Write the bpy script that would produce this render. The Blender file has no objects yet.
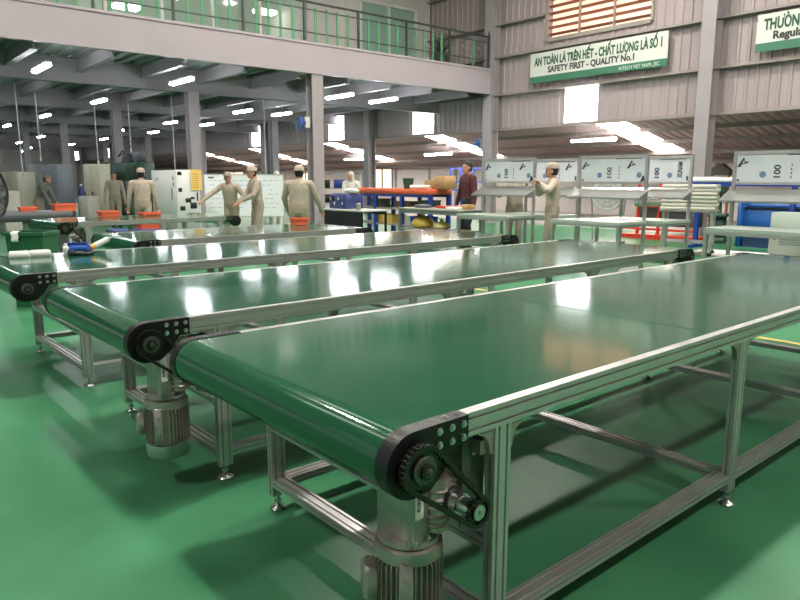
import bpy, bmesh, math, random
import numpy as np
from mathutils import Vector, Matrix
random.seed(7)
C = bpy.context.scene.collection
PI = math.pi

# ------------------------------------------------------------------ camera
YAW, PITCH, ROLL, FPX, EYE = .878, .1764, .0015, 676.0, 1.40
def make_camera():
    cy, sy, cp, sp = math.cos(YAW), math.sin(YAW), math.cos(PITCH), math.sin(PITCH)
    f = Vector((cy*cp, sy*cp, -sp)); r = Vector((sy, -cy, 0)); u = r.cross(f)
    c, s = math.cos(ROLL), math.sin(ROLL)
    r2 = c*r + s*u; u2 = -s*r + c*u
    m = Matrix((r2, u2, -f)).transposed().to_4x4()
    m.translation = (0, 0, EYE)
    cd = bpy.data.cameras.new('camera'); co = bpy.data.objects.new('camera', cd); C.objects.link(co)
    co.matrix_world = m
    cd.sensor_width = 36; cd.sensor_fit = 'HORIZONTAL'; cd.lens = FPX/800*36
    cd.clip_start = .05; cd.clip_end = 300
    bpy.context.scene.camera = co
make_camera()
def spot(px, d):
    """ground point on the bearing of a picture column, d metres deep"""
    a = YAW - math.atan((px-400)/FPX); rng = d/math.cos(math.atan((px-400)/FPX))
    return rng*math.cos(a), rng*math.sin(a)
def onx(px, X):
    return X*math.tan(YAW - math.atan((px-400)/FPX))

# ------------------------------------------------------------------ materials
def lin(c):
    return tuple(((v/255)/12.92 if v/255 <= .04045 else ((v/255+.055)/1.055)**2.4) for v in c)
MATS = {}
def mat(name, rgb, rough=.5, metal=0.0, var=0.0, scale=6.0, rvar=0.0, emit=0.0, stretch=None, bump=0.0, spec=.5, coat=0.0):
    if name in MATS: return MATS[name]
    m = bpy.data.materials.new(name); m.use_nodes = True
    nt = m.node_tree; b = nt.nodes['Principled BSDF']
    col = lin(rgb) + (1,)
    b.inputs['Base Color'].default_value = col
    b.inputs['Roughness'].default_value = rough; b.inputs['Metallic'].default_value = metal
    b.inputs['Specular IOR Level'].default_value = spec
    if coat: b.inputs['Coat Weight'].default_value = coat; b.inputs['Coat Roughness'].default_value = .1
    if emit:
        b.inputs['Emission Color'].default_value = col; b.inputs['Emission Strength'].default_value = emit
    if var or rvar or bump:
        tc = nt.nodes.new('ShaderNodeTexCoord'); no = nt.nodes.new('ShaderNodeTexNoise')
        no.inputs['Scale'].default_value = scale; no.inputs['Detail'].default_value = 5
        if stretch:
            mp = nt.nodes.new('ShaderNodeMapping'); mp.inputs['Scale'].default_value = stretch
            nt.links.new(tc.outputs['Object'], mp.inputs['Vector']); nt.links.new(mp.outputs['Vector'], no.inputs['Vector'])
        else: nt.links.new(tc.outputs['Object'], no.inputs['Vector'])
        if var:
            mx = nt.nodes.new('ShaderNodeMix'); mx.data_type = 'RGBA'
            mx.inputs['A'].default_value = tuple(max(0, v*(1-var)) for v in col[:3]) + (1,)
            mx.inputs['B'].default_value = tuple(min(1, v*(1+var)) for v in col[:3]) + (1,)
            rp = nt.nodes.new('ShaderNodeMapRange'); rp.inputs['From Min'].default_value = .3; rp.inputs['From Max'].default_value = .7
            nt.links.new(no.outputs['Fac'], rp.inputs['Value']); nt.links.new(rp.outputs['Result'], mx.inputs['Factor'])
            nt.links.new(mx.outputs['Result'], b.inputs['Base Color'])
        if rvar:
            mr = nt.nodes.new('ShaderNodeMapRange'); mr.inputs['From Min'].default_value = .3; mr.inputs['From Max'].default_value = .7
            mr.inputs['To Min'].default_value = max(.02, rough-rvar); mr.inputs['To Max'].default_value = rough+rvar
            nt.links.new(no.outputs['Fac'], mr.inputs['Value']); nt.links.new(mr.outputs['Result'], b.inputs['Roughness'])
        if bump:
            bp = nt.nodes.new('ShaderNodeBump'); bp.inputs['Strength'].default_value = bump; bp.inputs['Distance'].default_value = .01
            nt.links.new(no.outputs['Fac'], bp.inputs['Height']); nt.links.new(bp.outputs['Normal'], b.inputs['Normal'])
    MATS[name] = m
    return m
ALU = mat('aluminium', (204,200,199), .36, .75, var=.06, scale=9, rvar=.06)
ALUD = mat('cast_aluminium', (174,166,160), .42, .65, var=.12, scale=30, rvar=.08)
STEEL = mat('steel', (205,205,203), .22, .95)
BLACKM = mat('black_anodised', (22,23,24), .42, .1, rvar=.08, scale=40)
BLACK = mat('black_plastic', (20,20,22), .5)
CHAINM = mat('oiled_chain', (72,70,66), .28, .9)
BELT = mat('green_belt', (30,82,56), .115, 0, var=.05, scale=2.0, rvar=.03, spec=.62)
SEAM = mat('belt_seam', (24,62,42), .3)
GREYP = mat('grey_paint', (150,152,156), .5, 0, var=.05, scale=3)
COLP = mat('column_paint', (160,152,155), .5, 0, var=.06, scale=2.5)
WALLM = mat('cladding_paint', (164,151,152), .55, .0, var=.07, scale=1.2, stretch=(1,1,.15))
GIRT = mat('girt_paint', (150,142,136), .55)
FASC = mat('fascia_paint', (168,157,163), .55, 0, var=.03, scale=.8)
BEAMP = mat('beam_paint', (152,146,150), .55, 0, var=.05, scale=2)
DECK = mat('deck_metal', (140,146,142), .45, .2, var=.06, scale=2)
ROOFM = mat('roof_metal', (152,132,130), .55, .0, var=.08, scale=1.5)
WHITEP = mat('white_paint', (222,221,216), .45, 0, var=.03, scale=3)
CREAM = mat('cream_paint', (206,200,176), .5, 0, var=.05, scale=3)
DGREY = mat('dark_grey_paint', (92,96,100), .5, 0, var=.05, scale=3)
DGREEN = mat('machine_green', (58,84,70), .5, 0, var=.1, scale=3)
BLUEP = mat('blue_paint', (38,66,150), .42, 0, var=.06, scale=4)
BLUEM = mat('machine_blue', (30,88,160), .4, 0, var=.06, scale=3)
ORANGE = mat('orange_plastic', (228,106,70), .5, 0, var=.04, scale=5)
KHAKI = mat('khaki_cloth', (180,165,150), .9, 0, var=.07, scale=14, bump=.25)
KHAKI2 = mat('khaki_cloth_dark', (160,146,130), .9, 0, var=.07, scale=14, bump=.25)
PALE = mat('pale_cloth', (206,200,188), .9, 0, var=.06, scale=14, bump=.25)
MAROON = mat('maroon_cloth', (84,44,48), .9, 0, var=.08, scale=14, bump=.25)
DARKC = mat('dark_cloth', (44,46,54), .9, 0, var=.08, scale=14)
SKIN = mat('skin', (190,142,116), .55, 0, var=.05, scale=10)
HAIR = mat('hair', (24,20,19), .5)
SHOE = mat('shoe', (40,38,38), .55)
CARD = mat('cardboard', (190,152,104), .8, 0, var=.05, scale=5)
YELLOW = mat('yellow_plastic', (226,190,92), .6, 0, var=.08, scale=9)
FOAM = mat('white_foam', (232,232,228), .7, 0, var=.03, scale=9)
PAPER = mat('paper', (242,241,236), .7)
RED = mat('red_paint', (214,60,40), .45)
BINM = mat('bin_green', (30,92,56), .42, 0, var=.06, scale=4)
FILM = mat('protective_film', (214,217,222), .28, 0, var=.05, scale=2.5, spec=.5)
INK = mat('film_print', (58,66,82), .5)
INKB = mat('film_print_blue', (112,140,172), .5)
BRUSH = mat('brushed_stainless', (196,196,194), .3, .9, var=.05, scale=5, stretch=(1,8,1))
SIGNW = mat('banner_white', (212,214,206), .5)
SIGNG = mat('banner_green', (62,118,92), .5)
SIGNT = mat('banner_text_green', (44,88,66), .5)
SIGNK = mat('banner_text_dark', (62,60,60), .5)
RAILG = mat('railing_green', (78,142,100), .45)
RAILD = mat('railing_dark', (52,62,58), .45)
OFFW = mat('office_wall', (205,200,196), .6, 0, var=.03, scale=1)
TUBE = mat('lamp_tube', (246,250,255), .4, emit=52)
SKYL = mat('skylight_sheet', (255,246,232), .5, emit=16)
PANL = mat('translucent_sheet', (252,252,255), .5, emit=8)
WARM = mat('sunlit_louvre_light', (255,196,168), .5, emit=1.1)
CREAMW = mat('sunlit_curtain', (255,232,200), .6, emit=1.3)
SCREENM = mat('bright_window', (255,252,250), .5, emit=2.2)
OFFL = mat('office_lamp', (255,250,240), .5, emit=14)

def glass_mat():
    m = bpy.data.materials.new('office_glass'); m.use_nodes = True
    b = m.node_tree.nodes['Principled BSDF']
    b.inputs['Base Color'].default_value = lin((205,232,215)) + (1,)
    b.inputs['Roughness'].default_value = .03; b.inputs['Alpha'].default_value = .32
    return m
GLASS = glass_mat()

def floor_mat():
    m = bpy.data.materials.new('green_epoxy_floor'); m.use_nodes = True
    nt = m.node_tree; b = nt.nodes['Principled BSDF']
    tc = nt.nodes.new('ShaderNodeTexCoord')
    n1 = nt.nodes.new('ShaderNodeTexNoise'); n1.inputs['Scale'].default_value = 1.3; n1.inputs['Detail'].default_value = 7; n1.inputs['Distortion'].default_value = 1.0
    n2 = nt.nodes.new('ShaderNodeTexNoise'); n2.inputs['Scale'].default_value = 9; n2.inputs['Detail'].default_value = 5
    nt.links.new(tc.outputs['Object'], n1.inputs['Vector']); nt.links.new(tc.outputs['Object'], n2.inputs['Vector'])
    r = nt.nodes.new('ShaderNodeValToRGB')
    r.color_ramp.elements[0].position = .3; r.color_ramp.elements[0].color = lin((56,116,80)) + (1,)
    r.color_ramp.elements[1].position = .72; r.color_ramp.elements[1].color = lin((76,140,100)) + (1,)
    nt.links.new(n1.outputs['Fac'], r.inputs['Fac'])
    mx = nt.nodes.new('ShaderNodeMix'); mx.data_type = 'RGBA'; mx.blend_type = 'MULTIPLY'; mx.inputs['Factor'].default_value = .1
    nt.links.new(r.outputs['Color'], mx.inputs['A']); nt.links.new(n2.outputs['Color'], mx.inputs['B'])
    nt.links.new(mx.outputs['Result'], b.inputs['Base Color'])
    mr = nt.nodes.new('ShaderNodeMapRange'); mr.inputs['From Min'].default_value = .3; mr.inputs['From Max'].default_value = .7
    mr.inputs['To Min'].default_value = .30; mr.inputs['To Max'].default_value = .35; b.inputs['Specular IOR Level'].default_value = .17
    nt.links.new(n1.outputs['Fac'], mr.inputs['Value']); nt.links.new(mr.outputs['Result'], b.inputs['Roughness'])
    bp = nt.nodes.new('ShaderNodeBump'); bp.inputs['Strength'].default_value = .015; bp.inputs['Distance'].default_value = .01
    nt.links.new(n2.outputs['Fac'], bp.inputs['Height']); nt.links.new(bp.outputs['Normal'], b.inputs['Normal'])
    return m
FLOOR = floor_mat()

# ------------------------------------------------------------------ mesh builder
class MB:
    def __init__(s): s.v = []; s.f = []
    def add(s, vs, fs):
        n = len(s.v); s.v += [tuple(v) for v in vs]; s.f += [tuple(i+n for i in f) for f in fs]; return s
    def box(s, x0, x1, y0, y1, z0, z1):
        return s.add([(x0,y0,z0),(x1,y0,z0),(x1,y1,z0),(x0,y1,z0),(x0,y0,z1),(x1,y0,z1),(x1,y1,z1),(x0,y1,z1)],
                     [(0,3,2,1),(4,5,6,7),(0,1,5,4),(1,2,6,5),(2,3,7,6),(3,0,4,7)])
    def cbox(s, c, d, rz=0, b=0.0):
        """centred box, turned about z, edges chamfered by b (plan corners and top/bottom)"""
        x, y, z = d[0]/2, d[1]/2, d[2]/2
        if b:
            b = min(b, x*.9, y*.9, z*.9)
            def ring(e, zz): return [(-x+e+b,-y+e,zz),(x-e-b,-y+e,zz),(x-e,-y+e+b,zz),(x-e,y-e-b,zz),(x-e-b,y-e,zz),(-x+e+b,y-e,zz),(-x+e,y-e-b,zz),(-x+e,-y+e+b,zz)]
            rs = [ring(b*.7,-z), ring(0,-z+b), ring(0,z-b), ring(b*.7,z)]
            vs = sum(rs, []); fs = [tuple(range(7,-1,-1)), tuple(range(24,32))]
            for k in range(3):
                for i in range(8): j = (i+1) % 8; fs.append((k*8+i, k*8+j, k*8+8+j, k*8+8+i))
        else:
            vs = [(-x,-y,-z),(x,-y,-z),(x,y,-z),(-x,y,-z),(-x,-y,z),(x,-y,z),(x,y,z),(-x,y,z)]
            fs = [(0,3,2,1),(4,5,6,7),(0,1,5,4),(1,2,6,5),(2,3,7,6),(3,0,4,7)]
        co, si = math.cos(rz), math.sin(rz)
        return s.add([(c[0]+a*co-q*si, c[1]+a*si+q*co, c[2]+w) for a,q,w in vs], fs)
    def prism(s, poly, o, ex, ey, ez):
        """2-D polygon (counter-clockwise seen from the tip of ez) swept along ez"""
        o, ex, ey, ez = Vector(o), Vector(ex), Vector(ey), Vector(ez); n = len(poly)
        a = [o+ex*p[0]+ey*p[1] for p in poly]
        return s.add(a+[p+ez for p in a], [tuple(range(n-1,-1,-1)), tuple(range(n,2*n))]+[(i,(i+1)%n,n+(i+1)%n,n+i) for i in range(n)])
    def cyl(s, p0, p1, r0, r1=None, n=16, caps=True):
        r1 = r0 if r1 is None else r1
        p0, p1 = Vector(p0), Vector(p1); d = (p1-p0).normalized()
        a = d.orthogonal().normalized(); b = d.cross(a)
        ring = lambda p, r: [p+a*(r*math.cos(2*PI*i/n))+b*(r*math.sin(2*PI*i/n)) for i in range(n)]
        fs = [(i,(i+1)%n,n+(i+1)%n,n+i) for i in range(n)]
        if caps: fs += [tuple(range(n-1,-1,-1)), tuple(range(n,2*n))]
        return s.add(ring(p0,r0)+ring(p1,r1), fs)
    def lathe(s, prof, o, axis=(0,0,1), n=24):
        """prof: (radius, height) list"""
        o = Vector(o); d = Vector(axis).normalized(); a = d.orthogonal().normalized(); b = d.cross(a)
        vs = []; fs = []
        for r, h in prof: vs += [o+d*h+a*(r*math.cos(2*PI*i/n))+b*(r*math.sin(2*PI*i/n)) for i in range(n)]
        for k in range(len(prof)-1):
            for i in range(n): j = (i+1) % n; fs.append((k*n+i, k*n+j, k*n+n+j, k*n+n+i))
        fs += [tuple(range(n-1,-1,-1)), tuple(range((len(prof)-1)*n, len(prof)*n))]
        return s.add(vs, fs)
    def tube(s, pts, r, n=8):
        pts = [Vector(p) for p in pts]
        for i in range(len(pts)-1): s.cyl(pts[i], pts[i+1], r, n=n)
        for p in pts[1:-1]: s.ball(p, (r,r,r), 8, 5)
        return s
    def ball(s, c, r, n=14, m=9):
        vs = [(c[0],c[1],c[2]-r[2])]; fs = []
        for k in range(1, m):
            t = -PI/2+PI*k/m
            vs += [(c[0]+r[0]*math.cos(t)*math.cos(2*PI*i/n), c[1]+r[1]*math.cos(t)*math.sin(2*PI*i/n), c[2]+r[2]*math.sin(t)) for i in range(n)]
        vs.append((c[0],c[1],c[2]+r[2])); L = len(vs)-1
        for i in range(n):
            j = (i+1) % n
            fs.append((0,1+j,1+i)); fs.append((L, L-n+i, L-n+j))
            for k in range(m-2): fs.append((1+k*n+i, 1+k*n+j, 1+(k+1)*n+j, 1+(k+1)*n+i))
        return s.add(vs, fs)
    def build(s, name, m, parent=None, loc=None, rz=0, smooth=None, kind=None, extra=()):
        me = bpy.data.meshes.new(name); me.from_pydata(s.v, [], s.f); me.update()
        me.materials.append(m)
        for e in extra: me.materials.append(e)
        me.shade_smooth(); me.set_sharp_from_angle(angle=math.radians(38 if smooth is None else smooth))
        o = bpy.data.objects.new(name, me); C.objects.link(o)
        if parent: o.parent = parent
        if loc: o.location = loc
        if rz: o.rotation_euler.z = rz
        if kind: o['kind'] = kind
        return o
def tag(o, label, cat, group=None):
    o['label'] = label; o['category'] = cat
    if group: o['group'] = group
    return o
def thing(name, label, cat, loc=(0,0,0), rz=0, group=None):
    o = bpy.data.objects.new(name, None); C.objects.link(o); o.empty_display_size = .1
    o.location = loc; o.rotation_euler.z = rz
    return tag(o, label, cat, group)
def struct(o, label, cat):
    o['kind'] = 'structure'; o['label'] = label; o['category'] = cat; return o
def dup(root, loc=None, rz=None, label=None):
    r = root.copy(); C.objects.link(r)
    if loc is not None: r.location = loc
    if rz is not None: r.rotation_euler.z = rz
    if label: r['label'] = label
    for ch in list(root.children):
        c = ch.copy(); C.objects.link(c); c.parent = r
        for g in list(ch.children):
            d = g.copy(); C.objects.link(d); d.parent = c
    return r
def text_mesh(name, body, size, m, parent, M, sx=1.0, bold=0.0, depth=.002):
    cu = bpy.data.curves.new(name, 'FONT'); cu.body = body; cu.size = size
    cu.offset = bold; cu.extrude = depth; cu.resolution_u = 3
    t = bpy.data.objects.new(name, cu); C.objects.link(t)
    bpy.context.view_layer.update()
    me = bpy.data.meshes.new_from_object(t.evaluated_get(bpy.context.evaluated_depsgraph_get()))
    bpy.data.objects.remove(t)
    xs = [v.co.x for v in me.vertices]
    w = (max(xs)-min(xs)) if xs else 1
    me.materials.clear(); me.materials.append(m)
    o = bpy.data.objects.new(name, me); C.objects.link(o)
    me.transform(M @ Matrix.Diagonal((sx/w if sx else 1, 1, 1, 1)) @ Matrix.Translation((-min(xs),0,0)))
    o.parent = parent
    return o

# ------------------------------------------------------------------ T-slot profile
def tslot(w, h, nw, nh, sw=.008, sd=.009, faces='btlr'):
    """outline of an aluminium extrusion, w by h, nw slots on the w sides, nh on the h sides"""
    p = []
    def side(a, b, inn, n, on):
        a, b, inn = Vector(a), Vector(b), Vector(inn); L = (b-a).length; d = (b-a)/L
        p.append(a)
        if on:
            for k in range(n):
                c = L*(k+.5)/n
                p.extend([a+d*(c-sw/2), a+d*(c-sw/2)+inn*sd, a+d*(c+sw/2)+inn*sd, a+d*(c+sw/2)])
    side((0,0),(w,0),(0,1),nw,'b' in faces); side((w,0),(w,h),(-1,0),nh,'r' in faces)
    side((w,h),(0,h),(0,-1),nw,'t' in faces); side((0,h),(0,0),(1,0),nh,'l' in faces)
    return [(q.x,q.y) for q in p]
PW, PH = .034, .066
P_LEG = tslot(PH, PW, 2, 1)
P_RAIL = tslot(PW, PH, 1, 2, faces='blr')
P_BEAM = tslot(PH, PW, 2, 1)
P_BEAM_Y = tslot(PH, PW, 2, 1)

# ------------------------------------------------------------------ conveyors
ZT, W, LEN = .802, 1.27, 4.82       # table height, width, axis-to-axis length
RA = .084                           # roller + belt radius
XF = (.34, 1.86, 3.35, 4.50)       # leg frames
P_CROSS = tslot(PW, PH, 1, 2)
def chain_mesh(c0, r0, c1, r1, y):
    """roller chain lying round two sprockets in the xz plane"""
    c0, c1 = Vector((c0[0],0,c0[1])), Vector((c1[0],0,c1[1]))
    d = c1-c0; D = d.length; ang = math.atan2(d.z, d.x); off = math.acos((r0-r1)/D)
    pts = []
    P = lambda c, r, a: (c.x+r*math.cos(a), c.z+r*math.sin(a))
    a0, a1 = ang+off, ang-off+2*PI
    n = 18
    for i in range(n+1): pts.append(P(c0, r0, a0+(a1-a0)*i/n))
    b0, b1 = ang-off, ang+off
    for i in range(n+1): pts.append(P(c1, r1, b0+(b1-b0)*i/n))
    pts.append(pts[0])
    seg = []; acc = 0
    for i in range(len(pts)-1):
        l = math.dist(pts[i], pts[i+1]); seg.append((acc, l, pts[i], pts[i+1])); acc += l
    N = int(acc/.0127)//2*2
    def at(s):
        s %= acc
        for a, l, p, q in seg:
            if l > 0 and a <= s <= a+l+1e-9: t = (s-a)/l; return (p[0]+(q[0]-p[0])*t, p[1]+(q[1]-p[1])*t)
    mb = MB()
    for k in range(N):
        p, q = at(k*acc/N), at((k+1)*acc/N)
        mb.cyl((p[0],y-.011,p[1]), (p[0],y+.011,p[1]), .0058, n=8)
        dx, dz = q[0]-p[0], q[1]-p[1]; l = math.hypot(dx,dz) or 1; ux, uz = dx/l, dz/l
        for yy in ((-.0085,-.0115),(.0085,.0115)) if k % 2 else ((-.006,-.0085),(.006,.0085)):
            h = .0072
            poly = [(-.004,-h),(l*.5,-h*.5),(l+.004,-h),(l+.008,0),(l+.004,h),(l*.5,h*.5),(-.004,h),(-.008,0)]
            mb.prism(poly, (p[0],y+max(yy),p[1]), (ux,0,uz), (-uz,0,ux), (0,-abs(yy[0]-yy[1]),0))
    return mb
def sprocket_mesh(c, r, y0, y1, teeth, hub):
    poly = []
    for i in range(teeth):
        for f, rr in ((0,r*.9),(.25,r*.9),(.42,r*1.06),(.58,r*1.06),(.75,r*.9)):
            a = 2*PI*(i+f)/teeth; poly.append((rr*math.cos(a), rr*math.sin(a)))
    mb = MB().prism(poly, (c[0],y1,c[1]), (1,0,0), (0,0,1), (0,y0-y1,0))
    mb.lathe([(r*.62,0),(r*.62,.006),(r*.56,.008)], (c[0],y0,c[1]), (0,-1,0), 28)
    return mb
def hexbolt(mb, c, ax, r=.0075, h=.006):
    c = Vector(c); ax = Vector(ax)
    mb.cyl(c, c+ax*.0018, r*1.35, n=16); mb.cyl(c, c+ax*h, r, n=6); mb.cyl(c+ax*h, c+ax*(h+.002), r*.5, n=8)
    return mb

def make_conveyor(label, drive, LEN=LEN, XF=XF):
    t = thing('belt_conveyor', label, 'conveyor', group='belt conveyors set out on the green floor')
    zc = ZT-RA
    # belt: endless loop
    n = 18
    def path(r, zr):
        q = []; e = math.radians(55)
        for i in range(n+1): a = PI/2+(PI-e)*i/n; q.append((r*math.cos(a), zc+r*math.sin(a)))
        q += [(.16,zr),(.22,zr),(LEN-.22,zr),(LEN-.16,zr)]
        for i in range(n+1): a = -PI/2+e+(PI-e)*i/n; q.append((LEN+r*math.cos(a), zc+r*math.sin(a)))
        return q
    loop = path(RA, ZT-.074); inner = path(RA-.004, ZT-.070)
    y0, y1 = .037, W-.037; m = len(loop)
    vs = [(p[0],y0,p[1]) for p in loop]+[(p[0],y1,p[1]) for p in loop]+[(p[0],y0,p[1]) for p in inner]+[(p[0],y1,p[1]) for p in inner]
    fs = []
    for i in range(m):
        j = (i+1) % m
        fs += [(i,j,m+j,m+i), (2*m+i,3*m+i,3*m+j,2*m+j), (i,2*m+i,2*m+j,j), (m+i,m+j,3*m+j,3*m+i)]
    b = MB().add(vs, fs).build('belt', BELT, t, smooth=60)
    sm = MB()
    for sx in (1.62,): sm.prism([(sx-.0025,0),(sx+.0025,0),(sx+.0025,.0008),(sx-.0025,.0008)], (0,y1-.02,ZT), (1,0,0), (0,0,1), (0,-(y1-y0-.04),0))
    sm.build('belt_seam', SEAM, b)
    for x in (0, LEN):
        MB().cyl((x,.03,zc),(x,W-.03,zc), RA-.005, n=32).build('roller', STEEL, t)
    for x in (.19, LEN-.19): MB().cyl((x,.03,ZT-.052),(x,W-.03,ZT-.052), .017, n=16).build('snub_roller', STEEL, t)
    MB().box(.22, LEN-.22, .034, W-.034, ZT-.045, ZT-.012).build('slider_bed', GREYP, t)
    # side rails
    for yy in (0, W-PW):
        MB().prism(P_RAIL, (.1,yy,ZT-PH), (0,1,0), (0,0,1), (LEN-.2,0,0)).build('side_rail', ALU, t)
    # end bearing plates
    def plate(xend, sgn, yy, thick, front):
        zt = ZT+.003
        poly = []
        for i in range(15): a = PI/2+PI*i/14; poly.append((RA*1.03*math.cos(a), zc+RA*1.03*math.sin(a)))
        poly += [(.055,zc-RA*.98),(.10,zc-.045),(.14,ZT-PH-.006),(.188,ZT-PH-.006),(.188,zt)]
        ye = yy-(.012 if front else -.012); 
        if sgn > 0: mb = MB().prism([(p[0],p[1]) for p in poly], (xend,yy+thick,0), (1,0,0), (0,0,1), (0,-thick,0))
        else: mb = MB().prism([(-p[0],p[1]) for p in reversed(poly)], (xend,yy+thick,0), (1,0,0), (0,0,1), (0,-thick,0))
        p = mb.build('bearing_plate', BLACKM, t)
        yo = yy if front else yy+thick; ax = (0,-1 if front else 1,0)
        for bx in (.085,.128,.17):
            for bz in (ZT-.018, ZT-.054):
                hexbolt(MB(), (xend+sgn*bx, yo, bz), ax).build('bolt', STEEL, p)
        for bx in (.125,.165):
            hexbolt(MB(), (xend+sgn*bx, yy+thick/2, zt), (0,0,1), r=.007, h=.004).build('bolt', STEEL, p)
        return p
    plate(0, 1, -.012, .046, True); plate(0, 1, W-.034, .046, False)
    plate(LEN, -1, -.012, .046, True); plate(LEN, -1, W-.034, .046, False)
    # idle ends: bearing hub discs
    for x, yy, s in ((LEN,-.012,-1),(LEN,W+.012,1),(0,W+.012,1)):
        MB().lathe([(.05,0),(.05,.012),(.032,.016),(.018,.016),(.018,.03),(.012,.031)], (x,yy,zc), (0,s,0), 24).build('bearing_hub', BLACKM, t)
    # legs, feet
    zl = ZT-PH
    for x in XF:
        for yy in (0, W-PW):
            l = MB().prism(P_LEG, (x-PH/2,yy,.065), (1,0,0), (0,1,0), (0,0,zl-.065)).build('leg', ALU, t)
            f = MB().lathe([(.034,0),(.036,.006),(.03,.013),(.014,.018),(.009,.024),(.009,.066)], (x,yy+PW/2,.0), n=20)
            f.cyl((x,yy+PW/2,.028),(x,yy+PW/2,.038),.016,n=6)
            f.build('levelling_foot', STEEL, l)
            for s in (-1,1):
                br = MB(); x0 = x+s*PH/2
                poly = [(0,0),(0,-.075),(.012,-.075)]+[(.055-.043*math.cos(a), -.075+.063*math.sin(a)) for a in (.5,.9,1.25)]+[(.06,-.01),(.06,0)]
                if s < 0: poly = [(-q[0],q[1]) for q in reversed(poly)]
                br.prism(list(reversed(poly)), (x0,yy+.026,zl), (1,0,0), (0,0,1), (0,-.02,0))
                br.build('corner_bracket', ALUD, l)
    # cross beams and stretchers
    for i, x in enumerate(XF):
        MB().prism(P_CROSS, (0,0,0), (0,0,1), (1,0,0), (0,W-2*PW,0)).build('cross_beam', ALU, t, loc=(x-PH/2,PW,.112))
        if i in (0,len(XF)-1):
            MB().prism(P_CROSS, (0,0,0), (0,0,1), (1,0,0), (0,W-2*PW,0)).build('cross_beam', ALU, t, loc=(x-PH/2,PW,.362))
    P_ST = tslot(PH, PW, 2, 1)
    for i in range(len(XF)-1):
        a, c = XF[i]+PH/2, XF[i+1]-PH/2
        for yy in (.001, W-PH-.001):
            MB().prism(P_ST, (0,0,0), (0,1,0), (0,0,1), (c-a,0,0)).build('stretcher', ALU, t, loc=(a,yy,.112))
    # sprocket on the drive roller
    sp = sprocket_mesh((0,zc), .056, -.044, -.034, 26, 0)
    sp.lathe([(.02,0),(.02,.014)], (0,-.052,zc), (0,-1,0), 20)
    s = sp.build('drive_sprocket', CHAINM, t)
    hb = MB().lathe([(.036,0),(.034,.004),(.014,.004),(.014,.013)], (0,-.051,zc), (0,-1,0), 24)
    hexbolt(hb, (0,-.066,zc), (0,-1,0), r=.009, h=.006); hb.build('hub', mat('dark_hub',(96,100,94),.4,.6), s)
    MB().cyl((0,-.034,zc),(0,-.011,zc),.022,n=20).build('drive_shaft', STEEL, t)
    if drive:
        px, pz = .195, .545
        sp = sprocket_mesh((px,pz), .036, -.044, -.034, 16, 0)
        p = sp.build('small_sprocket', CHAINM, t)
        h2 = MB().lathe([(.021,0),(.021,.006),(.011,.008)], (px,-.046,pz), (0,-1,0), 20)
        hexbolt(h2, (px,-.053,pz), (0,-1,0), r=.008, h=.006); h2.build('hub', STEEL, p)
        chain_mesh((0,zc), .057, (px,pz), .038, -.039).build('drive_chain', CHAINM, t)
        sh = MB().lathe([(.031,0),(.031,.05),(.024,.052),(.024,.10)], (px,.062,pz), (0,-1,0), 24)
        sh = sh.build('output_shaft', STEEL, t)
        MB().lathe([(.036,0),(.039,.003),(.039,.03),(.036,.034)], (px,.075,pz), (0,-1,0), 24).build('collar', BLACKM, sh)
        # worm gearbox
        gx, gy = .13, .155
        g = MB()
        g.cbox((gx-.05,gy,.545), (.02,.14,.25), b=.005)                       # flat side covers
        g.cbox((gx+.01,gy-.01,.56), (.10,.12,.20), b=.02)
        g.cbox((gx-.025,gy-.07,.545), (.06,.02,.24), b=.005)
        g.lathe([(.062,0),(.062,.03),(.05,.036),(.05,.05),(.04,.052),(.04,.075)], (px,gy-.03,pz), (0,-1,0), 28)   # output boss
        for k in range(5): g.lathe([(.036-.001*k,0),(.04-.001*k,.006),(.036-.001*k,.012)], (gx+.035,gy-.075,.475+.024*k), (0,0,1), 20)  # ribbed worm housing
        g.cyl((gx+.035,gy-.075,.46),(gx+.035,gy-.075,.61),.033,n=20)
        for a in range(6):
            q = 2*PI*a/6; g.prism([(-.004,0),(.004,0),(.004,.03),(-.004,.03)], (px+.05*math.cos(q),gy-.06,pz+.05*math.sin(q)), (math.cos(q),0,math.sin(q)), (0,-1,0), (.006*math.sin(q),0,-.006*math.cos(q)))
        g.lathe([(.078,0),(.086,.006),(.086,.018),(.072,.024)], (gx,gy,.415), (0,0,1), 30)
        gb = g.build('gearbox', ALUD, t)
        MB().cbox((gx-.034,gy-.0815,.565), (.028,.002,.11)).build('rating_label', PAPER, gb)
        lb = MB()
        for k in range(9): lb.cbox((gx-.037,gy-.0828,.535+.007*k), (.012,.001,.0025 if k%3 else .004))
        lb.build('label_print', BLACK, gb)
        for (bx,bz) in ((-.048,.445),(-.002,.445),(-.048,.645),(-.002,.645)):
            hexbolt(MB(), (gx+bx,gy-.08,bz), (0,-1,0), r=.006, h=.006).build('bolt', STEEL, gb)
        # mounting plate between gearbox and leg
        pl = [(.175,.455),(.235,.43),(.262,.45),(.262,.70),(.245,.722),(.20,.722),(.175,.715)]
        MB().prism([(q[0]+.06,q[1]-.01) for q in pl], (0,.062,0), (1,0,0), (0,0,1), (0,-.008,0)).build('mounting_plate', mat('dark_plate',(112,115,110),.38,.7), t)
        ml = MB()
        for bz in (.48,.655): ml.cbox((.29,.05,bz),(.045,.006,.012),b=.002)
        ml.build('slot_bolts', STEEL, t)
        MB().prism([(.11,.44),(.30,.47),(.30,.70),(.12,.70)], (0,.1,0), (1,0,0), (0,0,1), (0,-.006,0)).build('backing_plate', ALUD, t)
        MB().box(.27, .325, .02, .10, .66, .70).build('fixing_bracket', ALUD, t)
        # motor
        mo = MB().lathe([(.092,.372),(.096,.377),(.096,.412),(.086,.415)], (gx,gy,0), (0,0,1), 32)
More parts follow.
